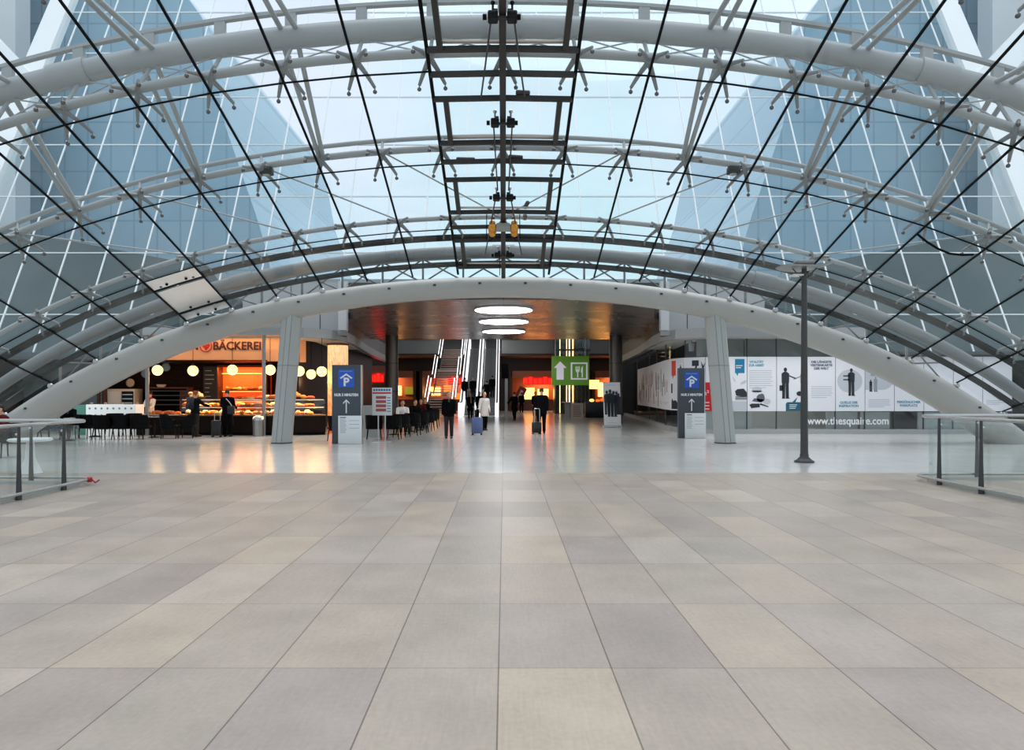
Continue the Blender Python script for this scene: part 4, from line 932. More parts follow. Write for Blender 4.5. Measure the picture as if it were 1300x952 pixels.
def escalator(x0, x1, label, left_w, right_w):
    e = thing('escalator', label, 'escalator', ((x0+x1)/2, 49.2, 0)); hw = (x1-x0)/2
    ya, yb, z1 = 1.3, 10.7, 5.35; n = 26
    prof = [(0,.0),(ya,.0)]
    for k in range(n): 
        y = ya + (yb-ya)*k/n; z = z1*(k+1)/n
        MB().box((-hw+.02, y, max(0,z-.24)), (hw-.02, y+(yb-ya)/n+.01, z)).build('step', stepM, e)
    MB().box((-hw,-.6,0),(hw,ya,.03)).build('comb_plate', steel, e); MB().box((-hw,yb,z1-.1),(hw,yb+1.6,z1+.02)).build('comb_plate', steel, e)
    MB().bar([(0,ya,-.35),(0,yb,z1-.35)], 2*hw+.1, .5).build('truss', stringer, e) if False else None
    for sx, w in ((-hw-left_w/2, left_w), (hw+right_w/2, right_w)):
        if w <= 0: continue
        pr = [(-.3,0),(-.5,.45),(-.3,.95),(ya,.98),(yb,z1+.98),(yb+1.3,z1+.98),(yb+1.5,z1+.5),(yb+1.3,z1),(yb,z1-.25),(ya,-.0)]
        MB().prism(pr, w, lambda u,v,d: Vector((sx-w/2+d,u,v))).build('balustrade', sidew, e)
        MB().tube([(sx,-.3,.97),(sx,ya,1.0),(sx,yb,z1+1.0),(sx,yb+1.3,z1+1.0)], .06, 8).build('handrail', mat('rubber_grip',(60,60,60),.5), e)
escalator(-2.86, -2.02, 'left escalator rising to the gallery between bright white balustrades', .3, .34)
escalator(-1.6, -.62, 'right escalator rising to the gallery, nearer the hall centre line', .02, .24)

# ------------------------------------------------------------------ LIFT SHAFT, HANGING SIGN, PILLAR SIGN
lf = thing('lift_shaft', 'tall glass lift shaft with warm vertical light strips behind the green sign', 'lift', (XW(726,56), 56, 0))
b = MB(); b.box((-1.35,0,0),(1.35,2,7.85)); b.build('car_core', mat('lift_dark',(38,40,40),.25,.3), lf)
warm = mat('lift_strip', (255,232,190), .4, emit=3., ecol=(255,214,150)); brz = mat('lift_bronze', (118,98,62), .35, .5)
for x, w, m in ((-1.3,.06,brz),(-.95,.05,warm),(-.62,.22,brz),(-.42,.05,warm),(-.2,.09,warm),(.08,.08,warm),(.38,.2,brz),(.75,.06,brz),(1.05,.1,brz),(1.3,.06,brz)):
    MB().box((x-w/2,-.12,.05),(x+w/2,-.02,7.85)).build('light_strip' if m is warm else 'mullion', m, lf)
MB().box((-1.4,-.2,0),(1.4,-.14,7.85)).build('glass_front', glass('lift_glass',(.8,.84,.84),.5), lf)
for z in (3,4.95): MB().box((-1.42,-.24,z),(1.42,.05,z+.14)).build('floor_band', steel_d, lf)
gs = thing('hanging_sign', 'green hanging sign with white up arrow and fork and knife symbol', 'sign', (XW(724,38), 38, 2.82))
gM = mat('sign_green', (100,150,48), .45, emit=.06); sgw = mat('sign_symbol', (226,222,232), .45, emit=.12)
b = MB(); b.rbox((-1.01,-.05,-.78),(1.01,.05,.78),.02); b.build('board', gM, gs)
gfn = lambda u,v,w: Vector((u,-.051-w,v))
MB().prism([(-.74,-.48),(-.36,-.48),(-.36,.15),(-.2,.15),(-.55,.5),(-.88,.15),(-.74,.15)], .008, gfn).build('arrow', sgw, gs)
b = MB(); N4 = [(.02,-.48),(.92,-.48),(.92,.44),(.02,.44)]; I4 = [(.1,-.4),(.84,-.4),(.84,.36),(.1,.36)]
for i in range(4):
    j = (i+1) % 4; b.prism([N4[i],N4[j],I4[j],I4[i]], .008, gfn)
b.build('square_frame', sgw, gs)
b = MB(); b.prism(rect(.36,-.36,.42,-.05), .008, gfn); b.prism([(.28,.02),(.32,-.08),(.46,-.08),(.5,.02),(.5,.24),(.45,.24),(.45,.06),(.41,.06),(.41,.24),(.37,.24),(.37,.06),(.33,.06),(.33,.24),(.28,.24)], .008, gfn); b.build('fork', sgw, gs)
MB().prism([(.6,-.36),(.67,-.36),(.67,.24),(.64,.25),(.58,.12),(.56,-.08),(.6,-.1)], .008, gfn).build('knife', sgw, gs)
for x in (-.8,.8): MB().tube([(x,0,.78),(x,0,CZ-2.82)], .014, 6).build('hanger_rod', steel, gs)
ps = thing('pillar_sign', 'slim grey post with black sign box beside the right escalator', 'sign', (XW(641,43), 43, 0))
MB().box((.0,-.1,0),(.17,.1,3.3)).build('post', mat('post_mid_grey',(128,124,122),.35,.5), ps)
b = MB(); b.rbox((-.2,-.14,2.5),(.2,.1,3.4),.01); b.build('sign_box', black, ps)
bn = thing('rollup_banner', 'white rollup banner with dark business figures in the right of the hall', 'banner', (XW(777,33.6), 33.6, 0)); bn.rotation_euler = (0,0,.06)
bf = lambda u,v,w: Vector((u - (v-1)*.03,-.02-w,v))
b = MB(); b.prism(rect(-.41,.08,.41,2.12), -.012, bf); b.build('sheet', mat('banner_white',(226,224,226),.5), bn)
b = MB(); b.rbox((-.44,-.1,0),(.48,.1,.09),.03); b.build('base_cassette', steel, bn); MB().tube([(-.47,.02,2.12),(.4,.02,2.12)], .015, 6).build('top_rail', steel, bn)
b = MB()
for u, hh in ((-.24,1.12),(-.08,1.28),(.08,1.2),(.22,1.08),(.32,1.0)): man(b, u, .62 - (.1 if u in (-.08,.08) else 0), hh, bf)
b.build('printed_figures', ink, bn)
b = MB(); b.prism(rect(-.3,1.98,.2,2.02), .004, bf); b.prism(rect(-.2,.2,.2,.23), .004, bf); b.prism(rect(-.3,1.6,.3,1.75), .003, bf); b.build('printed_text', inkp, bn)
for sg in (-1, 1): MB().box((sg*.44-.02,-.2,.0),(sg*.44+.02,.2,.02)).build('foot', steel, bn)
tb = thing('standing_table', 'white round standing table in front of the lift shaft', 'table', (XW(721.5,46), 46, 0)); MB().lathe([(.42,1.0),(.45,1.02),(.42,1.05)],(0,0,0),24).build('top',white,tb); MB().lathe([(.28,0),(.26,.04),(.2,.1),(.26,1.0)],(0,0,0),20).build('pedestal',mat('table_grey',(150,146,142),.4),tb)
ab = thing('sandwich_board', 'pale framed sandwich board beside the standing table', 'sign', (XW(733,44.5), 44.5, 0)); rot = Matrix.Rotation(.16,3,'X')
b = MB(); b.box((-.36,0,0),(.36,.03,1.0), rot, (0,0,0)); b.build('front_board', mat('board_tan',(196,176,162),.6), ab)
b = MB(); b.box((-.36,.33,0),(.36,.36,1.0), Matrix.Rotation(-.16,3,'X'), (0,.36,0)); b.build('rear_board', mat('board_tan',(1,1,1)), ab)
b = MB()
for k in range(7): b.box((-.28,-.012,.15+.11*k),(.2+.05*math.sin(k),0,.2+.11*k), rot, (0,0,0))
b.build('printed_lines', mat('board_ink',(150,110,100),.6), ab)
# poster stand on two poles near the left totem
pst = thing('menu_stand', 'white and red menu board on two thin silver poles right of the left totem', 'sign', (XW(485,23.6), 23.6, 0))
for x in (-.13,.1): MB().tube([(x,.03,.02),(x,.03,1.0)], .022, 8).build('pole', steel, pst); 
MB().box((-.3,-.15,0),(.28,.22,.02)).build('base_plate', steel, pst)
b = MB(); b.rbox((-.33,-.02,.88),(.33,.02,1.8),.008); b.build('board', mat('menu_white',(222,226,224),.5), pst)
pfn2 = lambda u,v,w: Vector((u,-.021-w,v)); b = MB()
for z in (1.06,1.2,1.34,1.48): b.prism(rect(-.2,z-.05,.14,z+.045), .004, pfn2)
b.build('menu_picture', mat('menu_red',(176,80,80),.6), pst)
b = MB(); b.prism(rect(-.31,1.6,.31,1.65), .005, pfn2); b.build('title_band', redb, pst)
b = MB()
for k in range(7): b.prism(rect(-.29+.085*k,1.69,-.225+.085*k,1.76), .005, pfn2)
for k in range(6): b.prism(rect(.17,1.0+.09*k,.29,1.03+.09*k), .005, pfn2)
b.build('title_marks', mat('menu_blue',(70,120,160),.6), pst)

# ------------------------------------------------------------------ REAR SHOPS
rs_o = mat('shop_orange', (230,120,60), .6, emit=.7, ecol=(255,110,40)); neon = mat('neon_red', (255,30,24), .4, emit=2.6, ecol=(255,20,12)); scr = mat('lit_panel', (255,214,130), .5, emit=2.2, ecol=(255,190,100)); wls = mat('shop_wall_warm', (150,104,82), .6)
def shop(x0, x1, Y, label, neon_r, panels, grp='lit shops at the back of the hall'):
    s = thing('shop_front', label, 'shop', ((x0+x1)/2, Y, 0), 0, grp); w = (x1-x0)/2
    MB().box((-w,.0,3.0),(w,.3,3.6)).build('lintel', wls, s)
    MB().box((-w,2.6,0),(w,2.7,3.6)).build('rear_panel', mat('shop_back',(150,84,54),.6), s)
    for sg in (-1,1): MB().box((sg*w-.12,0,0),(sg*w+.12,2.7,3.6)).build('side_pier', mat('pier_brown',(70,48,40),.5), s)
    MB().box((-w*.95,1.6,0),(w*.9,2.2,1.05)).build('counter', mat('counter_dark',(46,26,22),.4), s)
    if neon_r:
        b = MB(); a, c = neon_r; n = 6
        for k in range(n):
            u = a + (c-a)*k/n; b.rbox((u,-.14,2.45),(u+(c-a)/n*.82,-.04,2.95+.08*math.sin(k*2.)),.05)
        b.build('neon_sign', neon, s); MB().box((a,-.05,2.38),(c,.0,3.05)).build('sign_board', mat('sign_back_red',(120,16,14),.5,emit=.6,ecol=(200,16,10)), s)
    for (a, c, z0, z1, m) in panels: MB().box((a,2.45,z0),(c,2.58,z1)).build('lit_panel', m, s)
    l = bpy.data.lights.new('shop_light','AREA'); l.energy = 170; l.size = 1.6; l.color = (1,.5,.24); o = bpy.data.objects.new('shop_light', l); o.location = ((x0+x1)/2, Y+1.2, 3.4); COL.objects.link(o)
    return s
shop(.6, 6.8, 63.2, 'orange lit cafe with red glowing sign at the back, right of the escalators', (-1.95,.65), [(-2.2,-.9,.9,2.1,scr),(-.6,.4,1.2,2.0,scr),(.9,2.6,1.0,1.5,rs_o),(1.5,2.2,1.6,2.2,rs_o)])
shop(8.0, 12.6, 63.2, 'orange lit snack shop at the back, right of the lift shaft', None, [(-1.6,.2,1.3,2.6,scr),(-1.2,1.2,.9,1.25,rs_o)])
shop(-7.4, -2.0, 63.2, 'orange lit shop behind the staircase with a red glowing sign', (-.3,1.6), [(-2.2,-1.2,1.4,2.2,scr),(0,1.6,1.0,1.6,rs_o),(-.9,-.2,1.6,2.4,rs_o)])
shop(-13.0, -8.0, 63.2, 'orange lit shop at the back left behind the dark round column', None, [(-1.8,-.6,1.3,2.1,scr),(.4,1.0,1.4,2.3,scr),(1.3,2.3,1.5,2.2,mat('leaf_panel',(110,120,30),.6,emit=.5)),(-.4,.2,1.2,1.6,neon)])
sl = shop(-11.2, -8.35, 51.0, 'warm lit shop with red glowing sign on the left beyond the bakery', (-.4,1.15), [(-.6,1.2,1.2,2.2,scr)], 'side shops')
t = thing('bottle_display', 'tilted dark red advertising panel with pale strip inside the right back cafe', 'display', (XW(654,62), 62.0, 0)); rt = Matrix.Rotation(.45,3,'Y')
b = MB(); b.box((-.35,0,.3),(.35,.1,2.3), rt, (0,0,.6)); b.build('panel', mat('display_red',(120,26,28),.5), t); b = MB(); b.box((-.1,-.02,.6),(.12,0,2.0), rt, (0,0,.6)); b.build('pale_strip', mat('display_pale',(220,180,170),.5), t); MB().box((-.2,-.2,0),(.2,.3,.32)).build('foot', black, t)
kb = thing('snack_kiosk', 'dark snack kiosk counter with glowing food display behind the rollup banner', 'kiosk', (XW(757,47), 47, 0))
b = MB(); b.rbox((-.75,-.3,0),(.8,.5,1.0),.05); b.build('counter', mat('kiosk_dark',(24,24,28),.4), kb); MB().box((-.55,-.2,1.0),(.7,.3,1.04)).build('worktop', steel_d, kb)
for x,z,m in ((-.3,1.08,scr),(.1,1.06,rs_o),(.4,1.1,rs_o)): 
    b = MB(); b.ball((x,0,z+.06),(.16,.12,.1)); b.build('food_heap', m, kb)
MB().box((-.4,.45,1.9),(.25,.5,2.5)).build('lit_menu', scr, kb); MB().box((-.42,.5,1.0),(-.36,.54,2.55)).build('menu_post', steel_d, kb)
tag(MB().box((XW(468,26)-.25, 25.8, 0),(XW(468,26)+.35, 26.5, 1.16)).build('service_cabinet', mat('cabinet_grey',(176,178,176),.45)), 'pale grey service cabinet behind the left totem', 'cabinet')

# ------------------------------------------------------------------ CHAIRS AND TABLES
wick = mat('black_wicker', (5,5,6), .7, spec=.15)
def armchair():
    t = thing('cafe_armchair', '-', 'chair', (0,0,0))
    b = MB(); b.rbox((-.27,-.27,.4),(.27,.26,.47),.05); b.build('seat', wick, t)
    b = MB(); n = 10; outer, inner = [], []
    rings = []
    for j in range(n+1):
        a = -.25*PI + 1.5*PI*j/n   # open towards -Y
        ca, sa = math.cos(a), math.sin(a)
        top = .86 - .2*max(0, (-sa+.2))**1.0*.8 - (.0 if sa > 0 else .06)
        if sa < .15: top = .66
        rings.append([Vector((.29*ca,.27*sa,.36)), Vector((.31*ca,.29*sa + (.05 if sa > .15 else 0),top)), Vector((.27*ca,.25*sa + (.05 if sa > .15 else 0),top)), Vector((.25*ca,.23*sa,.36))])
    b.loft(rings, True, False); b.build('backrest', wick, t)
    for sx in (-1,1):
        for sy in (-1,1): MB().tube([(sx*.21,sy*.2,.4),(sx*.25,sy*.24,0)], [.022,.016], 8).build('leg', blackm, t)
    return t
proto = armchair(); used = [False]
def chair(p, rz, label, grp):
    if not used[0]:
        used[0] = True; proto.location = (*p, 0); proto.rotation_euler = (0,0,rz); proto['label'] = label; proto['group'] = grp; return proto
    return copy_thing(proto, (*p, 0), rz, label, grp)
gA = 'black chairs in front of the bakery'
for px, Y, rz, lab in ((113,25.4,2.7,'black wicker armchair by the end of the left railing'),(131,24.9,3.0,'black wicker armchair, left one of the front row before the dotted counter'),(155,25.0,3.2,'black wicker armchair, middle one of the front row before the dotted counter'),
                       (179,25.0,3.0,'black wicker armchair, right one of the front row before the dotted counter'),(145,26.5,.2,'black wicker armchair in the rear row, left, backing on the dotted counter'),(168,26.5,-.1,'black wicker armchair in the rear row, right, backing on the dotted counter'),
                       (215,25.4,1.9,'black wicker armchair right of the bistro table with napkins'),(238,25.6,-1.4,'black wicker armchair nearest the two bakery customers'),(62,24.7,1.4,'black wicker armchair behind the left railing'),(38,24.2,2.9,'black wicker armchair half hidden behind the left railing')):
    chair((XW(px,Y), Y), rz, lab, gA)
def table(px, Y, label, grp, cat='table'):
    t = thing('bistro_table', label, 'table', (XW(px,Y), Y, 0), 0, grp)
    MB().lathe([(.33,.72),(.35,.735),(.33,.75)], (0,0,0), 22).build('top', mat('table_top_dark',(30,30,31),.25), t); MB().tube([(0,0,.02),(0,0,.72)], .03, 8).build('pole', blackm, t); MB().lathe([(.22,0),(.21,.02),(.04,.05)], (0,0,0), 18).build('foot', blackm, t)
    return t
gT = 'bistro tables in front of the bakery'
table(121,26.35,'dark round bistro table left of the dotted counter chairs',gT); table(196.5,25.9,'dark round bistro table with paper napkins before the prep counter',gT); table(87,24.1,'dark round bistro table in front of the seated reader',gT); 
for k, px in enumerate((174,184)):
    tag(MB().box((XW(px+17,25.8)-.12,25.7,.752),(XW(px+17,25.8)+.08,25.85,.765)).build('napkin', white), 'white folded napkin on the bistro table, %s one' % ['left','right'][k], 'napkin')
gB = 'black armchairs in the seating row beside the hall'
row = [(475,24.9,3.3,'nearest the menu stand'),(499,24.9,3.1,'second along, right behind the menu stand poles'),(510,26.2,2.9,'third along, before the white shirted sitter'),(524,27.2,3.0,'fourth along, right of the white shirted sitter'),(535,28.8,3.1,'fifth along the row'),(542.5,30.4,3.0,'sixth along the row'),(547,32.2,2.9,'seventh along the row'),(550,34.0,3.0,'last along the row by the staircase'),(428,23.9,2.2,'half hidden behind the left totem')]
for px, Y, rz, lab in row: chair((XW(px,Y), Y), rz, 'black wicker armchair in the hall seating row, ' + lab, gB)
for px, Y, lab in ((500,27.6,'before the white shirted sitter'),(521,29.8,'in the middle of the seating row'),(533,33.2,'at the far end of the seating row')): table(px, Y, 'dark round table in the hall seating, ' + lab, 'tables in the hall seating')
# white cone table behind the left railing
t = thing('cone_table', 'white round table on a conical pedestal behind the left railing glass', 'table', (XW(30,14.2), 14.4, 0)); MB().lathe([(.36,.64),(.4,.67),(.38,.7)],(0,0,0),26).build('top',white,t); MB().lathe([(.22,0),(.2,.03),(.09,.3),(.07,.64)],(0,0,0),22).build('pedestal',white,t)

# ------------------------------------------------------------------ PEOPLE
skin = mat('skin', (214,160,132), .5); skin2 = mat('skin_tan', (186,128,100), .5)
def remesh(mb, name, m, parent, vox, sm=4, ramp=None):
    o = mb.build(name, m, None, True)
    r = o.modifiers.new('r', 'REMESH'); r.mode = 'VOXEL'; r.voxel_size = vox; r.use_smooth_shade = True
    s = o.modifiers.new('s', 'SMOOTH'); s.iterations = sm; s.factor = .5
    me = evalmesh(o, name); o.modifiers.clear(); old = o.data; o.data = me; bpy.data.meshes.remove(old)
    for p in me.polygons: p.use_smooth = True
    if not me.materials: me.materials.append(m)
    if parent: o.parent = parent
    return o
def person(loc, rz, label, h=1.75, pose='stand', legs=((0,0),(0,0)), arms=((.05,.08,.15),(.05,.08,.15)), coat=(30,30,34), coat_len=.0, trousers=(30,30,36), hair=(50,38,30), hair_len='short', cap=None, female=False, lean=0., seat=.45, turn=0., scarf=None, sk=None, shirt=None, vox=.0105, base_z=0., group=None):
    s = h/1.75; sk = sk or skin; P = thing('person', label, 'person', (*loc[:2], base_z), rz, group)
    V = Vector; th, shn = .43*s, .40*s
    hipw, shw = .088*s, (.165 if female else .185)*s
    J = {}
    zs = []
    for i, sg in enumerate((-1, 1)):
        a, k = legs[i]; hip = V((sg*hipw,0,0)); kn = hip + V((sg*.01, -math.sin(a), -math.cos(a)))*th; an = kn + V((0, -math.sin(a-k), -math.cos(a-k)))*shn
        J['hip%d'%i], J['knee%d'%i], J['ank%d'%i], J['ka%d'%i] = hip, kn, an, a-k; zs.append(an.z)
    pz = (seat + .07*s) if pose == 'sit' else (.085*s - min(zs))
    off = V((0,0,pz))
    for k in list(J):
        if not k.startswith('ka'): J[k] = J[k] + off
    if pose == 'sit':
        pass
    tl = Matrix.Rotation(lean, 3, 'X')
    def up(x, y, z): return off + tl @ V((x*s, y*s, z*s))
    waist, chest, neckb, neckt, headc = up(0,0,.14), up(0,0,.37), up(0,.01,.53), up(0,-.005,.58), up(0,-.02,.688)
    hr = Matrix.Rotation(turn, 3, 'Z')
    ay = Matrix.Rotation(lean, 3, 'X')
    for i, sg in enumerate((-1, 1)):
        f, o_, e = arms[i]; shd = up(sg*shw/s, .0, .475); d = V((sg*math.sin(o_), -math.sin(f), -math.cos(f))).normalized(); el = shd + d*.285*s
        d2 = V((sg*math.sin(o_)*.3 - sg*.1*max(0, math.sin(e)), -math.sin(f+e), -math.cos(f+e))).normalized(); wr = el + d2*.25*s
        J['sh%d'%i], J['el%d'%i], J['wr%d'%i], J['fd%d'%i] = shd, el, wr, d2
    # body: one continuous surface
    b = MB()
    def ell(c, r, rot=None): b.ball(c, tuple(q*s for q in r), 14, 10, rot)
    ell(headc + V((0,0,.015*s)), (.074,.09,.103), hr); ell(headc + hr @ V((0,-.02*s,-.055*s)), (.056,.066,.066), hr)
    nose = headc + hr @ V((0,-.094*s,-.012*s)); b.tube([headc + hr @ V((0,-.082*s,.025*s)), nose, headc + hr @ V((0,-.08*s,-.03*s))], [.009*s,.015*s,.012*s], 7)
    b.ball(headc + hr @ V((0,-.082*s,-.06*s)), (.024*s,.012*s,.009*s), 8, 6); b.ball(headc + hr @ V((0,-.075*s,-.1*s)), (.02*s,.016*s,.014*s), 8, 6)
    b.tube([headc + hr @ V((-.04*s,-.078*s,.034*s)), headc + hr @ V((0,-.088*s,.034*s)), headc + hr @ V((.04*s,-.078*s,.034*s))], .011*s, 6)
    for sg in (-1,1): b.ball(headc + hr @ V((sg*.076*s,.0,-.005*s)), (.013*s,.024*s,.033*s), 8, 6)
    b.tube([neckb - V((0,0,.03*s)), neckt, headc], [.062*s,.052*s,.05*s], 12)
    for c, r in ((off, (.155 if female else .15,.105,.1)), (waist, (.125,.095,.13)), (chest, (.155,.105,.16)), (neckb - V((0,0,.06*s)), (.15,.08,.07))): ell(c, r, ay)
    for i, sg in enumerate((-1,1)):
        b.tube([J['hip%d'%i], J['hip%d'%i]*.5+J['knee%d'%i]*.5, J['knee%d'%i], J['knee%d'%i]*.65+J['ank%d'%i]*.35, J['ank%d'%i]], [.088*s,.078*s,.056*s,.056*s,.036*s], 12)
        fa = J['ka%d'%i]; ft = J['ank%d'%i]
        fw = V((0,-math.cos(fa), math.sin(fa)*.8)) if abs(fa) < 1.2 else V((0,-.8,.3)); fw.normalize()
        b.tube([ft + V((0,.03*s,-.03*s)), ft + V((0,0,-.045*s)) + fw*.08*s, ft + V((0,0,-.05*s)) + fw*.17*s], [.024*s,.024*s,.016*s], 8)
        J['fw%d'%i] = fw
        b.tube([J['sh%d'%i] + V((-sg*.05*s,0,.0)), J['sh%d'%i], J['sh%d'%i]*.5+J['el%d'%i]*.5, J['el%d'%i], J['el%d'%i]*.6+J['wr%d'%i]*.4, J['wr%d'%i]], [.05*s,.054*s,.046*s,.038*s,.036*s,.026*s], 10)
        # hand: palm, four fingers, thumb
        d = J['fd%d'%i]; wr = J['wr%d'%i]; side = V((1,0,0)); side = (side - d*side.dot(d)).normalized(); fwd = d.cross(side); fwd = fwd if fwd.y < 0 else -fwd
        inn = -sg*side
        b.tube([wr, wr + d*.045*s, wr + d*.085*s], [.026*s,.036*s,.034*s], 10)
        for q, L in ((-1.5,.07),(-.5,.082),(.5,.078),(1.5,.062)):
            p0 = wr + d*.082*s + fwd*(-q*.019*s); p1 = p0 + (d*.9 + inn*.25).normalized()*L*.5*s; p2 = p1 + (d*.55 + inn*.8).normalized()*L*.5*s
            b.tube([p0, p1, p2], [.0105*s,.0098*s,.0085*s], 6)
        b.tube([wr + d*.03*s + fwd*.02*s, wr + d*.06*s + fwd*.05*s + inn*.01*s, wr + d*.095*s + fwd*.052*s + inn*.025*s], [.014*s,.012*s,.01*s], 6)
    remesh(b, 'body', sk, P, vox*s)
    # eyes
    for sg in (-1,1):
        MB().ball(headc + hr @ V((sg*.03*s,-.084*s,.012*s)), (.011*s,.008*s,.007*s), 8, 6).build('eye', mat('eye_dark',(30,22,18),.3), P)
    MB().ball(headc + hr @ V((0,-.091*s,-.06*s)), (.021*s,.007*s,.006*s), 8, 6).build('mouth', mat('lips',(150,84,76),.5), P)
    # trousers
    tm = mat('cloth_%d_%d_%d' % trousers, tuple(q*(.5 if max(trousers) < 50 else .8) for q in trousers), .9, spec=.1)
    b = MB(); b.ball(off + V((0,0,.0)), (.168*s,.122*s,.125*s), 14, 10)
    for i in range(2):
        a_ = J['ank%d'%i]; k_ = J['knee%d'%i]; hp = J['hip%d'%i]
        b.tube([hp, hp*.5+k_*.5, k_, k_*.5+a_*.5, a_ - (k_-a_)*.02], [.1*s,.09*s,.073*s,.068*s,.06*s], 12)
    remesh(b, 'trousers', tm, P, .014*s)
    for i in range(2):
        ft = J['ank%d'%i]; fw = J['fw%d'%i]; m = MB()
        m.tube([ft + V((0,.05*s,-.04*s)), ft + V((0,0,-.04*s)), ft + V((0,0,-.046*s)) + fw*.1*s, ft + V((0,0,-.05*s)) + fw*.19*s, ft + V((0,0,-.052*s)) + fw*.215*s], [.032*s,.05*s,.047*s,.037*s,.012*s], 10)
        m.build('shoe', mat('shoe_black',(16,15,15),.4), P)
    # coat / top
    cm = mat('cloth_%d_%d_%d' % coat, tuple(q*(.45 if max(coat) < 60 else 1) for q in coat), .9, spec=.1)
    b = MB(); g = .04
    for c, r in ((waist, (.145+g/2,.115+g/2,.16)), (chest, (.185,.135,.17)), (neckb - V((0,0,.055*s)), (.178,.1,.078))): b.ball(c, tuple(q*s for q in r), 16, 10, ay)
    if coat_len > 0 and pose != 'sit':
        lo = off + V((0,0,-coat_len*s)); sp_ = 1 + .25*coat_len
        b.loft([[p + V((rx*math.cos(2*PI*k/20)*s, ry*math.sin(2*PI*k/20)*s, 0)) for k in range(20)] for p, rx, ry in ((lo,.2*sp_,.16*sp_),(off,.195,.15),(waist,.18,.14),(chest,.182,.135))])
    elif pose != 'sit':
        b.loft([[p + V((rx*math.cos(2*PI*k/20)*s, ry*math.sin(2*PI*k/20)*s, 0)) for k in range(20)] for p, rx, ry in ((off+V((0,0,-.03*s)),.18,.135),(waist,.165,.125))])
    for i, sg in enumerate((-1,1)):
        sh_, el, wr = J['sh%d'%i], J['el%d'%i], J['wr%d'%i]
        b.tube([sh_ + V((-sg*.06*s,0,0)), sh_, sh_*.5+el*.5, el, el*.5+wr*.5, wr - (wr-el)*.04], [.075*s,.072*s,.068*s,.06*s,.055*s,.046*s], 12)
    b.tube([neckb + V((0,.01,-.04*s)), neckb + V((0,.015*s,.02*s))], [.075*s,.07*s], 12)
    remesh(b, 'coat' if coat_len > .1 else 'jacket', cm, P, .014*s, 12)
    if shirt:
        b = MB(); b.ball(chest + tl @ V((0,-.1*s,.07*s)), (.035*s,.03*s,.12*s), 10, 8); b.build('shirt_front', mat('cloth_%d_%d_%d' % shirt, shirt, .7), P)
    if scarf:
        b = MB(); b.tube([neckb + V((.075*s*math.cos(a), .07*s*math.sin(a), .03*s)) for a in [2*PI*k/12 for k in range(13)]], .03*s, 8); b.tube([neckb + V((.03*s,-.08*s,.02*s)), chest + V((.04*s,-.14*s,0)), waist + V((.04*s,-.15*s,0))], [.035*s,.03*s,.03*s], 8); b.build('scarf', mat('cloth_%d_%d_%d' % scarf, scarf, .8), P)
    # hair: shell over the back and top of the skull
    hm = mat('hair_%d_%d_%d' % hair, hair, .6); b = MB()
    b.ball(headc + hr @ V((0,(.03 if hair_len == 'long' else .016)*s,.042*s)), (.083*s,.088*s,.088*s), 14, 10, hr)
    for sg in (-1,1): b.ball(headc + hr @ V((sg*.05*s,.02*s,.01*s)), (.036*s,.055*s,.06*s), 10, 8, hr)
    if hair_len == 'long':
        b.tube([headc + hr @ V((0,.05*s,.02*s)), headc + hr @ V((0,.07*s,-.08*s)), headc + hr @ V((0,.075*s,-.2*s))], [.08*s,.075*s,.05*s], 12)
        for sg in (-1,1): b.tube([headc + hr @ V((sg*.068*s,.035*s,.02*s)), headc + hr @ V((sg*.078*s,.04*s,-.12*s))], [.03*s,.022*s], 8)
    remesh(b, 'hair', hm, P, .011*s)
    if cap:
        b = MB(); b.ball(headc + hr @ V((0,.005*s,.06*s)), (.092*s,.1*s,.07*s), 14, 8, hr); b.box(headc + V((-.06*s,-.15*s,.045*s)), headc + V((.06*s,-.06*s,.06*s)), hr, headc); b.build('cap', mat('cloth_%d_%d_%d' % cap, cap, .7), P)
    P['hand'] = [list(J['wr0']), list(J['wr1'])]
    return P, J
def suitcase(loc, rz, label, col, h=.55, w=.4, d=.26, handle=.5, m=None):
    t = thing('trolley_suitcase', label, 'suitcase', (*loc[:2], 0), rz)
    b = MB(); b.rbox((-w/2,-d/2,.06),(w/2,d/2,.06+h),.06,4); b.build('shell', m or mat('case_%d_%d_%d' % col, col, .4), t)
    b = MB()
    for k in (-1,0,1): b.rbox((k*w*.27-.012,-d/2-.008,.12),(k*w*.27+.012,-d/2+.002,h),.003)
    b.build('ribs', m or MATS['case_%d_%d_%d' % col], t)
    for sx in (-1,1):
        for sy in (-1,1): MB().tube([(sx*w*.4-.015,sy*d*.36,.03),(sx*w*.4+.015,sy*d*.36,.03)], .03, 10).build('wheel', black, t)
    b = MB(); b.tube([(-w*.28,d*.35,h),(-w*.28,d*.35,h+handle),(-w*.22,d*.35,h+handle+.03),(w*.22,d*.35,h+handle+.03),(w*.28,d*.35,h+handle),(w*.28,d*.35,h)], .013, 8); b.build('telescopic_handle', steel, t)
    return t
p = FL(570,556.5); person(p, .05, 'man in dark suit jacket and grey trousers walking towards the terrace', 1.72, legs=((.28,.1),(-.12,.12)), arms=((-.12,.12,.2),(.2,.12,.25)), coat=(22,22,25), coat_len=.1, trousers=(62,62,60), hair=(120,104,92), shirt=(60,60,66))
p = FL(615,546.3); person(p, .35, 'woman in pale grey coat and dark trousers wheeling the blue suitcase', 1.70, legs=((.12,.05),(-.1,.1)), arms=((.1,.3,.25),(.1,.1,.5)), coat=(206,200,196), coat_len=.28, trousers=(20,20,24), hair=(46,26,20), hair_len='long', female=True)
suitcase((XW(605.5,27.4), 27.5), -.1, 'blue grey hard shell suitcase beside the woman in the pale coat', (84,102,146), .62, .42, .28, .36)
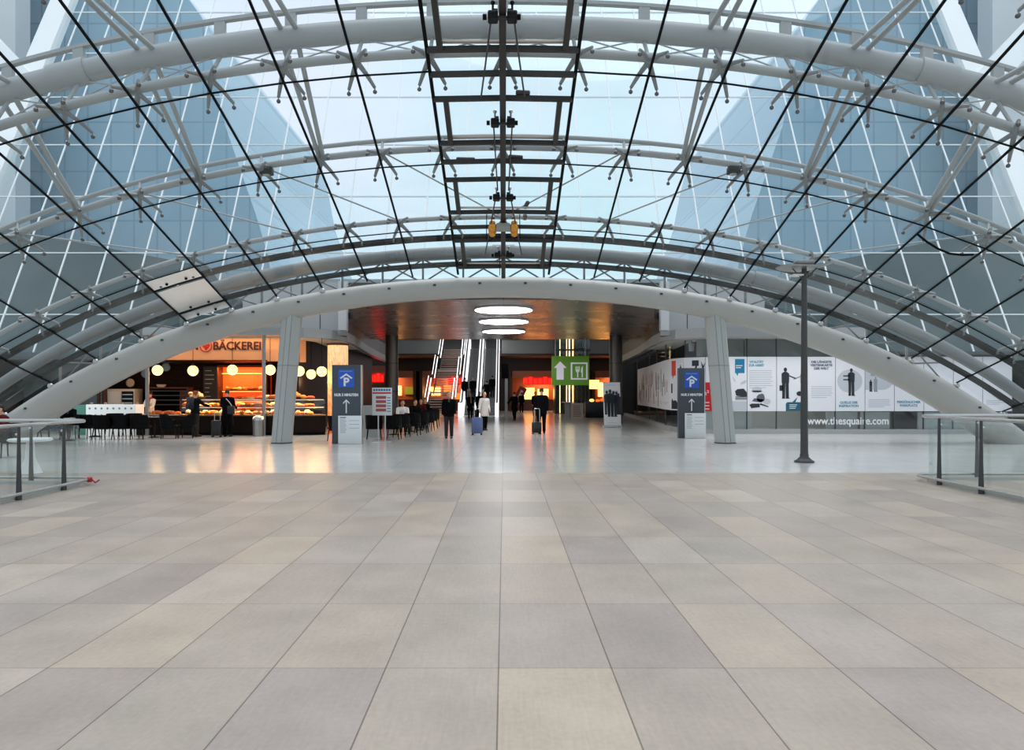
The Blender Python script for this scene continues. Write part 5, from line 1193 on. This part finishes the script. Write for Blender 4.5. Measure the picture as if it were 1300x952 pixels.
p = FL(687.5,550.3); person(p, PI-.15, 'tall man in dark suit seen from behind pulling a black trolley bag', 1.86, legs=((.1,.05),(-.12,.1)), arms=((-.05,.1,.1),(-.1,.22,.1)), coat=(22,22,28), coat_len=.18, trousers=(20,20,24), hair=(26,22,20))
suitcase((XW(681,28.2), 28.0), PI+.1, 'black soft trolley bag with silver handle behind the tall man', (16,16,18), .42, .38, .24, .56)
p = FL(597,532.5); person(p, .1, 'person in dark coat with a yellow scarf near the escalator foot', 1.68, legs=((.15,.05),(-.12,.1)), coat=(24,24,28), coat_len=.35, trousers=(18,18,20), hair=(110,70,44), hair_len='long', female=True, scarf=(176,140,80))
p = W(602,530,45.2); suitcase((p.x+.12, 45.0), 0, 'small dark trolley with silver handle beside the yellow scarf person', (34,34,36), .5, .36, .24, .42)
p = FL(609,533); person((p.x, 42.6), .3, 'person in black coat standing behind the pale coated woman', 1.74, coat=(16,16,19), coat_len=.3, trousers=(16,16,18), hair=(20,16,14))
p = FL(653,534); person(p, PI+.5, 'person in black coat seen from behind right of the escalators', 1.72, legs=((.15,.1),(-.15,.1)), arms=((.1,.1,.3),(.45,.35,.6)), coat=(16,16,18), coat_len=.25, trousers=(18,18,20), hair=(24,18,16))
p = FL(676,527); person((p.x, 47.5), .2, 'dark clothed person far back left of the tall suited man', 1.75, coat=(20,24,32), coat_len=.2, trousers=(18,18,22), hair=(30,24,20), vox=.013)
p = FL(664,522); person((XW(662,58), 58), PI, 'small dark figure in front of the back cafe counter', 1.7, coat=(24,16,16), trousers=(18,16,16), vox=.013)
for px, Y, dz, rz, hh, lab in ((590,52.0,.92,PI,1.75,'person in black seen from behind on the left escalator, left one'),(600.5,52.3,.92,PI+.1,1.8,'person in black with grey hair on the left escalator, right one'),(618,51.6,.74,PI,1.72,'person in black on the right escalator raising an arm to the rail'),(625,52.4,1.13,PI+.1,1.7,'person in dark jacket higher up on the right escalator')):
    dz = 5.35*(math.floor((Y-50.5)/(9.4/26))+1)/26 + .005
    person((XW(px,Y), Y), rz, lab, hh, coat=(18,18,20), coat_len=.2, trousers=(20,20,22), hair=(150,146,142) if 'grey' in lab else (24,20,18), arms=((.1,.1,.2),(.7,.3,.6)) if 'raising' in lab else ((.05,.08,.15),(.05,.08,.15)), base_z=dz, vox=.013)
sitl = ((1.42,1.5),(1.45,1.45)); sita = ((.35,.1,1.2),(.4,.1,1.1))
for px, Y, rz, lab, kw in ((511,28.2,.2,'seated person in white shirt leaning on a table in the hall seating', dict(coat=(232,226,222), hair=(30,22,18), sk=skin2)),
                          (526,31.0,.6,'seated person in dark top, first to the right of the white shirt', dict(coat=(26,24,26))),
                          (534,34.6,.2,'seated person in dark red top near the staircase', dict(coat=(70,24,26), hair=(40,24,20))),
                          (541,36.2,-.3,'seated person in dark jacket closest to the staircase foot', dict(coat=(22,22,26))),
                          (88,25.0,.3,'bald seated man in black reading at the far left by the railing', dict(coat=(18,18,22), shirt=(70,80,110), hair=(120,96,84))),
                          (5,17.9,-.4,'seated person in dark red top behind the left railing glass', dict(coat=(90,30,32), trousers=(70,70,76), hair=(20,16,14)))):
    person((XW(px,Y), Y), rz, lab, 1.74, 'sit', legs=sitl, arms=sita, lean=.12, trousers=kw.pop('trousers',(20,20,24)), seat=.47, **kw)
    if px > 500 or px < 20: chair((XW(px,Y)+.0, Y+.02), rz, 'black wicker armchair under the ' + lab.split(' near')[0].split(',')[0].split(' leaning')[0].split(' closest')[0].split(' behind')[0], 'occupied armchairs')
chair((XW(88,25.0), 25.02), .3, 'black wicker armchair under the bald seated man', 'occupied armchairs')
tag(MB().box((XW(87,24.1)-.17,24.1,.752),(XW(87,24.1)+.12,24.3,.77)).build('newspaper', white), 'white newspaper on the table of the seated bald man', 'newspaper')
p = FL(258,553); person((p.x, 26.3), PI-.5, 'bakery customer in green jacket and red cap with a dark backpack', 1.72, arms=((.9,.1,.4),(.2,.1,.5)), coat=(36,58,48), coat_len=.05, trousers=(66,70,74), hair=(140,80,50), cap=(150,44,30))
bk = thing('backpack', 'dark blue backpack on the back of the green jacketed customer', 'backpack', (p.x, 26.3, 0), PI-.5); b = MB(); b.rbox((-.15,.13,1.02),(.15,.3,1.46),.07,4); b.build('bag', mat('bag_navy',(24,28,44),.6), bk); b = MB(); b.rbox((-.11,.29,1.06),(.11,.34,1.26),.03); b.build('pocket', MATS['bag_navy'], bk)
p = FL(297,553); person((p.x, 26.35), PI, 'bakery customer in a bulky black coat seen from behind', 1.78, arms=((.3,.15,.9),(.3,.15,.9)), coat=(14,14,18), coat_len=.55, trousers=(16,16,18), hair=(40,28,22))
bg = thing('shoulder_bag', 'dark shoulder bag with pale strap on the black coated customer', 'bag', (p.x, 26.35, 0), 0); b = MB(); b.rbox((.1,-.3,.85),(.36,-.17,1.15),.05); b.build('bag', mat('bag_black',(26,24,26),.6), bg); MB().tube([(.28,-.24,1.12),(.14,-.19,1.3),(.02,-.17,1.42)], .018, 6).build('strap', mat('strap_pale',(200,190,180),.6), bg)
suitcase((XW(276.5,26.2), 26.1), .1, 'black trolley case between the two bakery customers', (18,16,18), .56, .36, .24, .3)
person((XW(191,28.9), 28.9), -.2, 'bakery worker in white top and red neckerchief behind the counter', 1.68, coat=(228,220,214), trousers=(40,36,36), hair=(40,24,18), cap=(70,26,24), scarf=(150,36,34), arms=((.5,.1,.7),(.4,.1,.8)))

# ------------------------------------------------------------------ LIGHT, WORLD, CAMERA
def area(name, loc, rot, sx, sy, e, col=(1,1,1)):
    l = bpy.data.lights.new(name,'AREA'); l.shape = 'RECTANGLE'; l.size, l.size_y = sx, sy; l.energy = e; l.color = col
    o = bpy.data.objects.new(name, l); o.location = loc; o.rotation_euler = rot; COL.objects.link(o)
for Y in (25.9,30.1,34.9): area('disc_light', (0,Y,CZ-.09), (0,0,0), 1.6, 1.6, 24)
area('gallery_fill', (0,69,7.6), (0,0,0), 18, 6, 170)  # added fill without a visible fitting, lifts gallery and stair treads
for Y in (56, 62): area('rear_light', (3, Y, 4.8), (0,0,0), 8, 1, 16, (1,.6,.4))
area('poster_fill', (11, 27.2, 3.8), (-.5,0,0), 6, .3, 60)  # added fill, no fitting behind it, brightens the poster sheets
area('shop_inner_fill', (11.5, 30.5, 3.8), (0,0,0), 4, 2, 70)  # unseen fill, added to lift the dark shop interior

w = bpy.data.worlds.new('sky'); SC.world = w; w.use_nodes = True; nt = w.node_tree; bgd = nt.nodes['Background']
tc = nt.nodes.new('ShaderNodeTexCoord'); n = nt.nodes.new('ShaderNodeTexNoise'); n.inputs['Scale'].default_value = 2.2; n.inputs['Detail'].default_value = 6
cr = nt.nodes.new('ShaderNodeValToRGB'); e = cr.color_ramp.elements; e[0].position = .38; e[0].color = (.52,.69,.76,1); e[1].position = .62; e[1].color = (.67,.70,.81,1)
nt.links.new(tc.outputs['Generated'], n.inputs['Vector']); nt.links.new(n.outputs['Fac'], cr.inputs[0]); nt.links.new(cr.outputs[0], bgd.inputs['Color']); bgd.inputs['Strength'].default_value = 1.0
sun = bpy.data.lights.new('soft_sun','SUN'); sun.energy = 1.5; sun.angle = 1.0; so = bpy.data.objects.new('soft_sun', sun); so.rotation_euler = (-.25,.1,0); COL.objects.link(so)

cam = bpy.data.cameras.new('camera'); co = bpy.data.objects.new('camera', cam); COL.objects.link(co)
co.location = (CAMX, 0, H); co.rotation_euler = (PI/2, 0, 0); cam.sensor_fit = 'HORIZONTAL'; cam.sensor_width = 36; cam.lens = 36*F/1300
cam.shift_x = (650 - CX)/1300; cam.shift_y = (HY - 476)/1300; cam.clip_end = 300
SC.camera = co
SC.view_settings.view_transform = 'Standard'; SC.view_settings.look = 'None'; SC.view_settings.gamma = 1; SC.view_settings.use_curve_mapping = False
SC.view_settings.exposure = .45
cy = SC.cycles; cy.max_bounces = 10; cy.transparent_max_bounces = 24; cy.diffuse_bounces = 4; cy.glossy_bounces = 4; cy.use_denoising = True; cy.sample_clamp_indirect = 6
cy.caustics_reflective = False; cy.caustics_refractive = False
